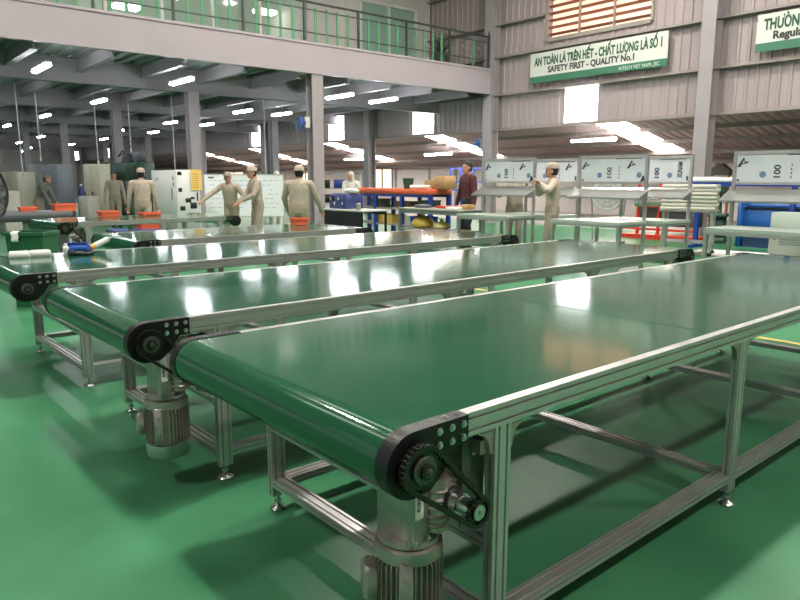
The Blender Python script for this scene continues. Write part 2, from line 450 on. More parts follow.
        mo.cyl((gx,gy,.20),(gx,gy,.40),.078,n=32)
        for k in range(36):
            q = 2*PI*k/36
            if abs((math.degrees(q)-225+180)%360-180) < 12 or abs((math.degrees(q)-135+180)%360-180) < 18: continue
            mo.prism([(.074,0),(.098,0),(.098,.155),(.09,.165),(.074,.165)], (gx+.0012*math.sin(q),gy-.0012*math.cos(q),.212), (math.cos(q),math.sin(q),0), (0,0,1), (-.0024*math.sin(q)*-1*-1,.0024*math.cos(q),0))
        q = math.radians(225); mo.cbox((gx+.092*math.cos(q),gy+.092*math.sin(q),.30),(.02,.04,.17),rz=q,b=.004)
        for zz in (.27,.34): hexbolt(mo, (gx+.10*math.cos(q),gy+.10*math.sin(q),zz), (math.cos(q),math.sin(q),0), r=.007)
        m_ = mo.build('motor', ALUD, t)
        q = math.radians(150)
        MB().cbox((gx+.11*math.cos(q),gy+.11*math.sin(q),.30),(.045,.08,.1),rz=q,b=.01).build('terminal_box', ALUD, m_)
        fc = MB().lathe([(.098,.205),(.10,.2),(.10,.165),(.094,.145),(.07,.138)], (gx,gy,0), (0,0,1), 32)
        fc.build('fan_cover', mat('fan_cover_paint', (132,164,146), .45, .2, var=.06), m_)
    return t
LAB = ['nearest green belt conveyor, largest in view, with its drive chain and motor in front',
       'second green belt conveyor, just behind the nearest one, upright motor under its near end',
       'third green belt conveyor, with white foam blocks lying on its far edge',
       'short looking belt conveyor between the green bin and the worker at the blue grey column',
       'farthest belt conveyor, standing in front of the white machine cabinet and the whiteboard']
CV = []
c1 = make_conveyor(LAB[0], True); c1.location = (1.01,1.175,0); c1.rotation_euler.z = .012
c2 = dup(c1, (.955,2.832,0), .026, LAB[1])
c3 = make_conveyor(LAB[2], False); c3.location = (.875,4.775,0); c3.rotation_euler.z = .03
c4 = make_conveyor(LAB[3], False, 2.85, (.325,1.45,2.56)); c4.location = (2.29,6.74,0); c4.rotation_euler.z = .03
c5 = make_conveyor(LAB[4], True, 2.72, (.325,1.45,2.43)); c5.location = (2.43,10.25,0); c5.rotation_euler.z = .085

# ------------------------------------------------------------------ the building
XW, YM = 17.2, 15.6                 # cladding wall plane, mezzanine edge plane
BACK = 72.0
struct(MB().box(XW,45,-14,BACK+2,-.2,0).build('floor_low_bay', mat('concrete',(150,146,140),.5,var=.06,scale=2)), 'grey concrete floor of the low bay', 'floor')
fl = struct(MB().box(-12,XW,-14,BACK+2,-.2,0).build('floor', FLOOR), 'glossy green epoxy factory floor', 'floor')
# cladding wall above the lean-to opening: ribbed sheet with holes left for the translucent sheets
PANEL_Y = [12.43, 19.4, 25.1, 32.3, 40.0, 47.8, 57.0, 66.0]
ZC0, ZG1, ZG2, ZG3 = 3.03, 4.13, 5.30, 6.25
def ribbed(y0, y1, z0, z1, x, pitch=.25, h=.03):
    """sheet in a plane of constant x, ribs upright"""
    pts = []; y = y0
    while y < y1-1e-6:
        for a, dx in ((0,0),(.62,0),(.7,-h),(.92,-h)):
            yy = y+a*pitch
            if yy < y1: pts.append((x+dx, yy))
        y += pitch
    pts.append((x, y1))
    n = len(pts)
    vs = [(p[0],p[1],z0) for p in pts]+[(p[0],p[1],z1) for p in pts]
    vs += [(p[0]+.02,p[1],z0) for p in pts]+[(p[0]+.02,p[1],z1) for p in pts]
    fs = []
    for i in range(n-1):
        fs += [(i,n+i,n+i+1,i+1), (2*n+i,2*n+i+1,3*n+i+1,3*n+i), (i,i+1,2*n+i+1,2*n+i), (n+i,3*n+i,3*n+i+1,n+i+1)]
    return vs, fs
wm = MB()
edges = [-14.0]
for y in PANEL_Y: edges += [y-.58, y+.58]
edges.append(BACK)
for i in range(0, len(edges), 2): wm.add(*ribbed(edges[i], edges[i+1], ZC0, ZG1, XW))
LY0, LY1, LZ0, LZ1 = 10.28, 13.72, 5.60, 7.0        # louvre
wm.add(*ribbed(-14, BACK, ZG1, LZ0, XW))
wm.add(*ribbed(-14, LY0, LZ0, 9.6, XW)); wm.add(*ribbed(LY1, BACK, LZ0, 9.6, XW)); wm.add(*ribbed(LY0, LY1, LZ1, 9.6, XW))
struct(wm.build('wall_right', WALLM, smooth=20), 'grey ribbed metal cladding wall above the low bay opening', 'wall')
for k, y in enumerate(PANEL_Y):
    struct(MB().add(*ribbed(y-.57, y+.57, ZC0, ZG1, XW+.005)).build('window_%d' % (k+1), PANL, smooth=20), 'bright translucent daylight sheet in the cladding, number %d from the banner wall' % (k+1), 'window')
for k, (z, h) in enumerate(((ZC0,.10),(ZG1,.09),(ZG2,.09),(ZG3+.05,.09),(7.6,.09))):
    pp = [(0,0),(-.16,0),(-.16,.03),(-.03,.03),(-.03,h),(0,h)]
    m = MB()
    spans = [(-14,BACK)] if z != ZG3+.05 else [(-14,LY0-.06),(LY1+.06,BACK)]
    for a, b_ in spans: m.prism(list(reversed(pp)), (XW-.035,b_,z-.05), (1,0,0), (0,0,1), (0,a-b_,0))
    struct(m.build('trim_%d' % (k+1), GIRT), 'horizontal steel girt along the cladding wall', 'girt')
# louvre with frame, mullions, slanted blades and daylight behind
lv = bpy.data.objects.new('window_20', None); C.objects.link(lv); lv.location = (XW,0,0)
struct(lv, 'large sunlit louvre window above the safety banner', 'window')
m = MB()
for y0, y1 in ((LY0-.06,LY0+.02),(LY1-.02,LY1+.06)): m.box(-.08,.1,y0,y1,LZ0-.05,LZ1)
m.box(-.08,.1,LY0+.02,LY1-.02,LZ0-.12,LZ0+.0)
m.build('frame', GIRT, lv)
m = MB()
for q in (1/3,2/3): y = LY0+(LY1-LY0)*q; m.box(-.07,.0,y-.025,y+.025,LZ0,LZ1)
m.build('mullion', GIRT, lv)
for k in range(7):
    z = LZ0+.03+.20*k
    MB().prism([(0,0),(.13,-.05),(.135,-.042),(.005,.012)], (-.05,LY1-.03,z+.09), (1,0,0), (0,0,1), (0,-(LY1-LY0-.06),0)).build('louvre_blade', mat('louvre_paint',(150,112,96),.6), lv)
MB().box(.2,.22,LY0,LY1,LZ0-.1,LZ1).build('daylight_sheet', WARM, lv)
# wall columns (H-sections)
def hcol(x, y, z1, w=.34, d=.36, name='column', m=COLP, tf=.022, tw=.016, z0=0, label='grey steel column', rz=0):
    poly = [(-w/2,-d/2),(w/2,-d/2),(w/2,-d/2+tf),(tw/2,-d/2+tf),(tw/2,d/2-tf),(w/2,d/2-tf),(w/2,d/2),(-w/2,d/2),(-w/2,d/2-tf),(-tw/2,d/2-tf),(-tw/2,-d/2+tf),(-w/2,-d/2+tf)]
    mb = MB().prism(poly, (0,0,z0), (1,0,0), (0,1,0), (0,0,z1-z0))
    if z0 == 0: mb.box(-w/2-.08,w/2+.08,-d/2-.08,d/2+.08,0,.025)
    o = mb.build(name, m, loc=(x,y,0), rz=rz)
    return struct(o, label, 'column')
WY = [2.3, 8.50, 15.72, 22.3, 30.9, 39.0, 47.0, 55.0, 63.0]
WL = ['right of the big banner','at the end of the mezzanine edge','third','fourth','fifth','sixth','seventh','eighth','ninth']
for k, y in enumerate(WY):
    hcol(XW-.30, y, 9.6, w=.36, d=.36, rz=PI/2, label='grey steel wall column, row on the cladding wall, %d from the right end' % (k+1))
# lean-to beyond the wall: sloped ribbed roof with skylight sheets, low back wall, purlins
LX1 = 24.2
def rz_(x): return 3.42-(x-XW)*.205
SKY = [12.35, 20.4, 27.8, 35.6, 42.8]
def roofsheet(y0, y1, x0, x1, m, name, dz=0.0, h=.035, pitch=.3):
    pts = []; y = y0
    while y < y1-1e-6:
        for a, d in ((0,0),(.6,0),(.7,h),(.9,h)):
            if y+a*pitch < y1: pts.append((y+a*pitch, d))
        y += pitch
    pts.append((y1,0)); n = len(pts)
    vs = [(x0,p[0],rz_(x0)+p[1]+dz) for p in pts]+[(x1,p[0],rz_(x1)+p[1]+dz) for p in pts]
    return vs, [(i,i+1,n+i+1,n+i) for i in range(n-1)]
rm = MB(); e = [-14.0]
for y in SKY: e += [y-.55, y+.55]
e.append(BACK)
for i in range(0, len(e), 2): rm.add(*roofsheet(e[i], e[i+1], XW+.03, LX1, None, None))
for y in SKY:
    rm.add(*roofsheet(y-.55, y+.55, XW+.03, XW+.5, None, None)); rm.add(*roofsheet(y-.55, y+.55, 22.3, LX1, None, None))
o = struct(rm.build('ceiling_low_bay', ROOFM, smooth=20), 'dark ribbed metal roof of the low bay beyond the wall', 'ceiling')
sd = o.modifiers.new('thick','SOLIDIFY'); sd.thickness = .01; sd.offset = 1
for k, y in enumerate(SKY):
    s = struct(MB().add(*roofsheet(y-.54, y+.54, XW+.5, 22.3, None, None, dz=.0)).build('window_%d' % (30+k), SKYL, smooth=20), 'bright skylight strip in the low bay roof, number %d from the right' % (k+1), 'window')
    sd = s.modifiers.new('thick','SOLIDIFY'); sd.thickness = .006; sd.offset = 1
pm = MB()
for x in (18.0,19.4,20.8,22.2,23.6):
    pm.prism([(0,0),(.06,0),(.06,.02),(.02,.02),(.02,.12),(0,.12)], (x,BACK,rz_(x)-.13), (1,0,0), (0,0,1), (0,-BACK-14,0))
struct(pm.build('trim_9', mat('purlin_paint',(134,122,118),.5)), 'steel purlins under the low bay roof', 'purlin')
struct(MB().box(LX1,LX1+.15,-14,BACK,0,rz_(LX1)+.02).build('wall_back', mat('low_bay_wall',(216,208,200),.6,var=.03)), 'pale rear wall of the low bay', 'wall')
struct(MB().box(-12,LX1+.15,BACK,BACK+.2,0,9.8).build('wall_left', mat('far_wall',(205,198,194),.6,var=.04)), 'far end wall of the factory hall', 'wall')
# high roof of the main hall and unseen glowing strips added for ambient light
struct(MB().box(-12,45,-12.2,-12,0,9.6).build('wall_front', mat('hall_wall',(180,172,166),.6)), 'plain unseen side wall of the hall, added behind the photographer to cut sky light', 'wall')  # unseen wall, added to close off sky light from this side
rs = MB(); rs.box(-12,XW,-14,YM+8.2,9.6,9.7)
struct(rs.build('ceiling', mat('hall_roof',(168,164,160),.6)), 'high metal roof of the main hall', 'ceiling')
k = 40
for x, y0, y1 in ((-1.5,1,14),(4.5,1,14),(10.5,1,14)):
    struct(MB().box(x-.55,x+.55,y0,y1,9.52,9.58).build('window_%d' % k, mat('hall_fill_glow',(255,251,244),.5,emit=3)), 'unseen glowing strip added under the high hall roof for fill, number %d' % (k-39), 'window'); k += 1
# mezzanine: fascia, deck, beams, joists
struct(MB().box(-12,XW-.46,YM,YM+.14,4.12,4.84).build('fascia_beam', FASC), 'pale mezzanine edge fascia running across the hall', 'beam')
struct(MB().box(-12,XW-.46,YM-.03,YM+.5,4.84,4.90).build('fascia_cap', FASC), 'ledge on top of the mezzanine fascia', 'trim')
dk = []; x = -12.0
while x < XW-.2: dk += [(x,4.36),(x+.16,4.36),(x+.19,4.30),(x+.34,4.30)]; x += .37
n = len(dk); vs = [(p[0],YM+.14,p[1]) for p in dk]+[(p[0],BACK,p[1]) for p in dk]
dm = MB().add(vs, [(i,i+1,n+i+1,n+i) for i in range(n-1)]); dm.box(-12,XW-.05,YM+.14,BACK,4.42,4.86)
struct(dm.build('ceiling_mezzanine', DECK, smooth=15), 'greenish ribbed metal deck under the mezzanine', 'ceiling')
def ibeam(a, b, z0, z1, w, name, m, label, tf=.02, tw=.02):
    a, b = Vector(a), Vector(b); d = (b-a); ex = Vector((d.y,-d.x,0)).normalized(); ez = Vector((0,0,1))
    h = z1-z0
    poly = [(-w/2,0),(w/2,0),(w/2,tf),(tw/2,tf),(tw/2,h-tf),(w/2,h-tf),(w/2,h),(-w/2,h),(-w/2,h-tf),(-tw/2,h-tf),(-tw/2,tf),(-w/2,tf)]
    o = MB().prism(poly, (a.x,a.y,z0), ex, ez, d).build(name, m)
    return struct(o, label, 'beam')
MY = [18.4, 24.9, 31.9, 39.2, 47.0, 55.0, 63.0]
for k, y in enumerate(MY):
    ibeam((-12,y,0),(XW-.1,y,0), 3.72, 4.30, .26, 'mezzanine_girder', BEAMP, 'grey girder under the mezzanine, %d behind the fascia' % (k+1))
rows = [YM+.14]+MY+[BACK]
for k in range(len(rows)-1):
    x = -10.5; n = 0
    while x < XW-.5:
        if k < 5 and x > -5:
            n += 1
            ibeam((x,rows[k]+.02,0),(x,rows[k+1]-.02,0), 3.98, 4.30, .15, 'mezzanine_joist', BEAMP, 'grey joist under the mezzanine, bay %d, %d from the left' % (k+1, n))
        x += 1.55
for x, y in ((10.15,YM+.2),):
    hcol(x, y, 4.3, w=.34, d=.32, label='grey steel column under the mezzanine edge, beside the worker in khaki')
for k, y in enumerate(MY):
    for x in (7.85, 14.0):
        if k or x < 10: hcol(x, y, 3.72, w=.30, d=.30, label='grey mezzanine column, row %d behind the fascia, %s' % (k+1, 'inner line' if x < 10 else 'line nearer the cladding wall'))
# office front on the mezzanine
of = MB().box(-12,XW-.05,19.0,19.15,7.4,9.6).box(12.0,XW-.05,19.0,19.15,4.86,7.4).box(-12,12.0,19.0,19.15,4.86,5.1).box(-12,3.0,19.0,19.15,5.1,7.4)
struct(of.build('wall_office', OFFW), 'pale office front wall up on the mezzanine', 'wall')
struct(MB().box(-12,XW,YM+8,YM+8.1,4.86,9.6).build('wall_office_back', mat('office_back',(196,214,200),.6)), 'rear wall of the office', 'wall')
struct(MB().box(12.0,12.1,19.15,YM+8,4.86,9.6).build('wall_office_side', OFFW), 'side wall of the office', 'wall')
x = 3.0; k = 50
while x < 11.9:
    w = bpy.data.objects.new('window_%d' % k, None); C.objects.link(w); struct(w, 'office glass pane %d above the mezzanine fascia' % (k-49), 'window')
    MB().box(x,x+1.4,19.05,19.07,5.1,7.4).build('pane', GLASS, w)
    MB().box(x+1.4,x+1.48,18.98,19.12,5.1,7.4).build('mullion', WHITEP, w)
    x += 1.48; k += 1
# glazed office door and side light
dr = bpy.data.objects.new('door_1', None); C.objects.link(dr); struct(dr, 'glazed office door behind the mezzanine railing', 'door')
d0, d1 = 14.0, 16.4
m = MB()
for a in (d0,(d0+d1)/2,d1): m.box(a-.05,a+.05,18.9,19.0,4.9,7.2)
m.box(d0,d1,18.9,19.0,7.15,7.25).build('door_frame', WHITEP, dr)
for a in (d0,(d0+d1)/2): MB().box(a+.05,a+1.15,18.95,18.97,4.92,7.15).build('pane', mat('door_glass',(150,180,168),.05,spec=.6), dr)
for k, (x, z) in enumerate(((5.4,7.05),(8.25,6.72),(11.4,6.72),(7.0,6.2))):
    l = thing('office_lamp', 'bright office ceiling lamp behind the mezzanine glass, %s from the left' % ('first','third','fourth','second')[k], 'lamp', (x,20.6,z), group='office lamps')
    MB().cbox((0,0,0),(.7,.4,.10),b=.03).build('diffuser', OFFL, l); MB().cbox((0,0,.065),(.74,.44,.03)).build('housing', WHITEP, l)
    MB().cyl((0,0,.08),(0,0,9.6-z),.008,n=6).build('rod', WHITEP, l)
# railing
rl = thing('railing', 'green and dark metal railing along the mezzanine edge', 'railing', (0,YM+.07,4.90))
MB().cyl((-12,0,.98),(16.72,0,.98),.03,n=10).build('handrail', RAILD, rl)
for z in (.80,.24): MB().box(-12,16.72,-.015,.015,z-.015,z+.015).build('rail_bar', RAILD, rl)
posts = []; x = 16.68
while x > 1.0: posts.append(x); x -= 1.72
for x in posts: MB().box(x-.028,x+.028,-.028,.028,0,.98).build('post', RAILD, rl)
for i in range(len(posts)-1):
    for q in range(1,5):
        if i == 0 and q not in (2,): continue
        x = posts[i]-(posts[i]-posts[i+1])*q/5; MB().box(x-.034,x+.034,-.012,.012,0,.86).build('baluster', RAILG, rl)
s = MB()   # scroll panels at the right end
for cx in (16.2,15.5):
    for cz, r in ((.36,.09),(.58,.11),(.72,.06)):
        s.tube([(cx+r*math.cos(a*.6),0,cz+r*math.sin(a*.6)) for a in range(10)], .009, 6)
s.build('scrollwork', RAILD, rl)
MB().lathe([(.04,.98),(.05,1.0),(.03,1.05),(.012,1.16)], (16.68,0,0), n=12).build('finial', RAILD, rl)
# plant on the mezzanine
pt = thing('potted_plant', 'spiky dark plant in a pot behind the right end of the railing', 'plant', (15.55,YM+1.1,4.863))
MB().lathe([(.16,0),(.2,.02),(.24,.5),(.26,.52),(.22,.53)], (0,0,0), n=20).build('pot', mat('pot_glaze',(70,82,78),.4), pt)
m = MB()
for k in range(46):
    a = k*2.4; el = .25+1.1*((k*7)%46)/46; L = .55+.3*((k*5)%11)/11
    p = [Vector((.04*math.cos(a),.04*math.sin(a),.5))]
    for j in range(1,5):
        q = j/4; p.append(Vector((L*q*math.cos(a)*math.cos(el), L*q*math.sin(a)*math.cos(el), .5+L*q*math.sin(el)-.25*q*q*math.cos(el))))
    for j in range(4): m.cyl(p[j],p[j+1],.02*(1-j/4.2),.02*(1-(j+1)/4.2),n=5)
m.build('leaves', mat('dark_leaf',(40,62,46),.6), pt)
MB().cyl((0,0,.4),(0,0,.62),.05,n=8).build('stem', mat('bark',(70,60,48),.8), pt)

# ------------------------------------------------------------------ lamps
def tube_light(x, y, z, label, ang=PI/2, L=1.25, group='fluorescent lamps under the mezzanine', drop=.2):
    t = thing('ceiling_light', label, 'light', (x,y,z), ang, group)
    MB().cbox((0,0,.055),(L+.04,.13,.04),b=.01).build('housing', WHITEP, t)
    MB().cyl((-L/2,-.03,0),(L/2,-.03,0),.035,n=10).cyl((-L/2,.03,0),(L/2,.03,0),.035,n=10).build('tube', TUBE, t)
    m = MB()
    for s in (-.4,.4): m.cyl((s*L,0,.07),(s*L,0,drop),.006,n=6)
    m.build('hanger', GREYP, t)
    return t
proto = None; RN = ['first','second','third','fourth','fifth','sixth','seventh','eighth']; CN = ['leftmost','second from the left','third from the left','fourth from the left']
for r, (y, xs) in enumerate(((16.6,(3.75,6.85,11.5,13.1)),(22.4,(3.2,6.6,11.4,12.95)),(28.8,(3.1,6.5,11.3,12.9)),(35.2,(3.0,6.35,11.2,12.9)),(43,(5.5,9.4,12.8)),(51,(6.5,9.8,13)),(59,(9,12)),(66,(10,13)))):
    for c, x in enumerate(xs):
        lab = 'lit fluorescent lamp under the mezzanine, %s row behind the fascia, %s' % (RN[r], CN[c])
        if proto is None: proto = tube_light(x, y, 3.74, lab); 
        else: dup(proto, (x,y,3.74), None, lab)
for k, (px, X, z, ang) in enumerate(((437,20.0,2.45,PI/2),(588,18.6,2.62,PI/2),(355,20.5,2.4,PI/2))):
    tube_light(X, onx(px,X), z, 'lit fluorescent tube hung under the low bay roof, %s' % ('behind the man in maroon','right of the bright cladding sheet','behind the mezzanine edge column')[k], ang, 1.6, 'fluorescent tubes in the low bay', rz_(X)-z)

# high-bay lamps hung from the hall roof, above the frame
hb0 = None
for k, (x, y) in enumerate(((1.6,3.8),(8.6,3.8),(-5.4,3.8),(1.6,10.6),(8.6,10.6),(13.6,10.6),(13.6,3.8),(1.6,-3.5),(8.6,-3.5))):
    lab = 'round high bay lamp hung from the hall roof, ' + ('over the nearest conveyors','over the far conveyor ends','behind the photographer on the left','over the farthest conveyors','before the inspection benches','near the cladding wall by the mezzanine','near the cladding wall above the benches','behind the photographer','behind the photographer on the right')[k]
    if hb0 is None:
        hb0 = thing('high_bay_lamp', lab, 'lamp', (x,y,8.6), group='high bay lamps')
        MB().lathe([(.30,0),(.27,.12),(.12,.22),(.09,.24),(.09,.34)],(0,0,.03),n=28).build('housing', GREYP, hb0)
        MB().lathe([(.26,0),(.26,.02)],(0,0,0),n=28).build('diffuser', mat('high_bay_light',(255,250,240),.5,emit=470), hb0)
        MB().cyl((0,0,.36),(0,0,1.0),.008,n=6).build('cable', BLACK, hb0)
    else: dup(hb0, (x,y,8.6), None, lab)

# ------------------------------------------------------------------ people
def limb(mb, pts, rs, n=12):
    for i in range(len(pts)-1): mb.cyl(pts[i], pts[i+1], rs[i], rs[i+1], n=n)
    for p, r in zip(pts, rs): mb.ball(p, (r,r,r), 12, 8)
def rings(mb, rs, n=20):
    """loft of ellipses: (centre, half depth x, half width y, tilt)"""
    vs = []; fs = []
    for c, a, b, t in rs:
        for i in range(n):
            q = 2*PI*i/n; x = a*math.cos(q)
            vs.append((c[0]+x*math.cos(t), c[1]+b*math.sin(q), c[2]-x*math.sin(t)))
    for k in range(len(rs)-1):
        for i in range(n): j = (i+1)%n; fs.append((k*n+i,k*n+j,k*n+n+j,k*n+n+i))
    fs += [tuple(range(n-1,-1,-1)), tuple(range((len(rs)-1)*n,len(rs)*n))]
    mb.add(vs, fs)
def two_bone(a, b, l1, l2, pole):
    d = b-a; L = min(d.length, (l1+l2)*.995); d.normalize(); b2 = a+d*L
    k = (l1*l1-l2*l2+L*L)/(2*L); h = math.sqrt(max(0,l1*l1-k*k))
    p = (pole-d*pole.dot(d)).normalized()
    return a+d*k+p*h, b2
def make_person(label, x, y, face, H=1.65, lean=0.0, lh=None, rh=None, feet=((.0,.10),(.02,-.10)), look=(0,0), shirt=KHAKI, pants=KHAKI2,
                cap=KHAKI, hood=None, apron=None, group=None, girth=1.0):
    """stands at x, y facing the angle face; hands are (forward, left, height) targets for a 1.70 m frame"""
    k = H/1.70
    t = thing('person', label, 'person', (x,y,0), face, group)
    V3 = Vector; mb = MB()
    hipz = .88
    pel = V3((0,0,hipz+.03)); Rl = Matrix.Rotation(lean,4,'Y')
    def T(p): return pel+(Rl @ (V3(p)-pel))
    g = girth
    rings(mb, [(T((0,0,z)), a*g, b*g, lean*min(1,max(0,(z-.85)/.15))) for z,a,b in
        ((.80,.085,.13),(.86,.11,.165),(.93,.115,.172),(1.02,.10,.155),(1.10,.098,.150),(1.20,.108,.163),(1.30,.112,.175),(1.37,.10,.165),(1.41,.08,.12),(1.445,.058,.065))])
    seg = []    # (family, a, b)
    seg.append((0, T((0,0,.98)), T((0,0,1.36)), .13))
    seg.append((4, T((0,0,.84)), T((0,0,.93)), .15))
    nb, hc = T((.0,0,1.43)), T((.025,0,1.585))
    hc = hc + V3((look[1]*.05,0,-abs(look[1])*.03))
    mb.cyl(T((0,0,1.38)), nb.lerp(hc,.55), .058, .052, n=14)
    seg.append((5, nb+V3((0,0,.0)), hc, .085))
    # shoulders and arms
    hands = []
    for s, tgt in ((1,lh),(-1,rh)):
        sh = T((0,s*.185*g,1.375))
        if tgt is None: tgt = (.06, s*.30, .80)
        hd = V3(tgt)
        el, wr = two_bone(sh, hd, .285, .255, V3((-.6,s*.8,-.35)))
        mb.cyl(T((0,s*.08,1.38)), sh, .07, .062, n=12)
        limb(mb, [sh, sh.lerp(el,.5), el], [.060,.052,.043])
        limb(mb, [el, el.lerp(wr,.35), wr], [.043,.042,.027])
        seg += [(1,sh,el,.06),(1,el,el.lerp(wr,.93),.045)]
        # hand: palm, four fingers, thumb, relaxed curl
        d = (wr-el).normalized(); side = V3((0,-s,0)); side = (side-d*side.dot(d)).normalized(); nrm = d.cross(side)*(1 if s>0 else -1)
        if abs(d.z) < .5 and nrm.z > 0: nrm = -nrm
        w_ = d.cross(nrm).normalized()
        pc = wr+d*.045
        for q in (-.026,-.009,.009,.026): mb.cyl(wr+w_*q*.6, wr+d*.085+w_*q, .014, .0115, n=8)
        for q, L in ((-.028,.062),(-.010,.075),(.010,.080),(.028,.070)):
            a = wr+d*.085+w_*q; b = a+(d*.93+nrm*.36)*L*.55; c = b+(d*.6+nrm*.8)*L*.45
            limb(mb, [a,b,c], [.0095,.0085,.0075], 8)
        th = w_ if s > 0 else -w_
        a = wr+d*.025+w_*.026; b = a+(d*.6+w_*.75+nrm*.2)*.042; c = b+(d*.9+w_*.2+nrm*.35)*.03
        limb(mb, [a,b,c], [.012,.0105,.009], 8)
        seg.append((3, wr+d*.02, wr+d*.17, .04))
    # legs
    for s, (fx, fy) in ((1,feet[0]),(-1,feet[1])):
        hip = V3((0,s*.085,hipz-.02)); an = V3((fx,fy,.085))
        kn, an = two_bone(hip, an, .396, .388, V3((1,s*.12,0)))
        limb(mb, [hip, hip.lerp(kn,.5), kn], [.092*g,.078,.058])
        limb(mb, [kn, kn.lerp(an,.35), an], [.057,.058,.038])
        seg += [(2,hip,kn,.08),(2,kn,an+V3((0,0,.03)),.055)]
        mb.ball((an.x+.0,an.y,.05),(.045,.04,.05)); mb.ball((an.x+.07,an.y+s*.008,.035),(.095,.044,.035))
        mb.cyl((an.x,an.y,.085),(an.x+.06,an.y,.04),.04,.035,n=10)
        seg.append((6, V3((an.x,an.y,.02)), V3((an.x+.12,an.y,.03)), .04))
    # head with brow, nose, mouth, chin, ears
    ya = look[0]; cy, sy = math.cos(ya), math.sin(ya)
    hm = MB()
    rings(hm, [((dx,0,z),a,b,0) for dx,z,a,b in ((.03,-.115,.03,.028),(.03,-.10,.055,.047),(.018,-.07,.080,.060),(.008,-.03,.092,.070),(.0,.02,.098,.076),(-.004,.06,.094,.073),(-.008,.09,.075,.06),(-.01,.112,.04,.033))], 18)
    hm.prism([(-.012,-.03),(.012,-.03),(.006,.015),(-.006,.015)], (.085,0,0), (0,1,0), (0,0,1), (.022,0,-.004))
    hm.ball((.096,0,-.028),(.016,.014,.011)); hm.ball((.086,0,.028),(.018,.05,.012)); hm.ball((.088,0,-.062),(.014,.026,.008)); hm.ball((.075,0,-.10),(.018,.024,.014))
    for s in (1,-1): hm.ball((-.005,s*.077,-.012),(.02,.012,.032))
    def Hd(p): return (hc.x+p[0]*cy-p[1]*sy, hc.y+p[0]*sy+p[1]*cy, hc.z+p[2])
    mb.add([Hd(p) for p in hm.v], hm.f)
    sc_ = lambda m: [tuple(c*k for c in p) for p in m.v]
    me = bpy.data.meshes.new('tmp'); me.from_pydata(sc_(mb), [], mb.f); me.update()
    tmp = bpy.data.objects.new('tmp', me); C.objects.link(tmp)
    r = tmp.modifiers.new('r','REMESH'); r.mode = 'VOXEL'; r.voxel_size = .0085; r.use_smooth_shade = True
    s_ = tmp.modifiers.new('s','SMOOTH'); s_.factor = .5; s_.iterations = 3
    bpy.context.view_layer.update(); dg = bpy.context.evaluated_depsgraph_get()
    bm_ = bpy.data.meshes.new_from_object(tmp.evaluated_get(dg)); bm_.name = 'body'
    bpy.data.objects.remove(tmp); bm_.materials.clear(); bm_.materials.append(SKIN)
    bm_.shade_smooth()
    body = bpy.data.objects.new('body', bm_); C.objects.link(body); body.parent = t
    # clothing follows the body
    n = len(bm_.vertices); P = np.empty(n*3); bm_.vertices.foreach_get('co', P); P = P.reshape(-1,3)
    N = np.empty(n*3); bm_.vertices.foreach_get('normal', N); N = N.reshape(-1,3)
    best = np.full(n, 1e9); fam = np.zeros(n, int)
    for f_, a, b, rr in seg:
        a = np.array(a)*k; b = np.array(b)*k; ab = b-a
        u_ = np.clip(((P-a)@ab)/(ab@ab),0,1); d_ = np.linalg.norm(P-(a+u_[:,None]*ab),axis=1)-rr*k
        m_ = d_ < best; best[m_] = d_[m_]; fam[m_] = f_
    polys = [tuple(p.vertices) for p in bm_.polygons]
    def cloth(name, fams, m, off):
        fs = [f for f in polys if sum(int(fam[v]) in fams for v in f) >= 3]
        used = sorted({v for f in fs for v in f}); ix = {v:i for i,v in enumerate(used)}
        q = P[used]; wr = np.sin(q[:,2]*29+q[:,1]*41+2*np.sin(q[:,1]*17))*np.sin(q[:,0]*37+q[:,1]*33+q[:,2]*11)*.004
        v = q+N[used]*(off+wr)[:,None]
        o = MB().add(v.tolist(), [tuple(ix[a] for a in f) for f in fs]).build(name, m, t, smooth=180)
        return o
    cloth('shirt', (0,1), shirt, .012); cloth('trousers', (2,4), pants, .009); cloth('shoes', (6,), SHOE, .004)
    def collar():
        cl = MB(); n_ = 18; vs = []
        for zz, rr in ((1.395,.082),(1.44,.066),(1.455,.068),(1.43,.080),(1.385,.095)):
            for i in range(n_):
                a = .35+(2*PI-.7)*i/(n_-1); vs.append(tuple(c*k for c in T((.012+rr*math.cos(a), rr*1.05*math.sin(a), zz-.03*math.cos(a)))))
        cl.add(vs, [(r_*n_+i,r_*n_+i+1,(r_+1)*n_+i+1,(r_+1)*n_+i) for r_ in range(4) for i in range(n_-1)])
        cl.build('collar', shirt, t, smooth=60)
    collar()
    def part(m_, name, mt, smooth=50): 
        m_.v = [tuple(c*k for c in Hd(p)) for p in m_.v]; return m_.build(name, mt, t, smooth=smooth)
    ey = MB()
    for s in (1,-1): ey.ball((.087,s*.032,.008),(.008,.013,.006))
    part(ey, 'eyes', BLACK)
    hr = MB(); rings(hr, [((-.022,0,-.075),.068,.062,0),((-.024,0,-.04),.078,.076,0),((-.02,0,.02),.092,.083,0),((-.012,0,.055),.104,.083,0),((-.01,0,.09),.09,.07,0),((-.01,0,.122),.05,.042,0)], 18)
    hr.v = [(min(p[0], .078) if p[2] > .05 else min(p[0], .02), p[1], p[2]) for p in hr.v]
    part(hr, 'hair', HAIR)
    if cap:
        cm = MB(); rings(cm, [((-.008,0,.035),.112,.092,0),((-.01,0,.075),.110,.090,0),((-.012,0,.108),.094,.078,0),((-.012,0,.130),.055,.046,0),((-.012,0,.136),.02,.016,0)], 22)
        pk = [(.085,-.078),(.13,-.066),(.165,-.035),(.172,0),(.165,.035),(.13,.066),(.085,.078)]
        cm.prism(pk, (0,0,.036), (1,0,0), (0,1,0), (0,0,.007)); cm.ball((-.012,0,.137),(.009,.009,.005))
        part(cm, 'cap', cap)
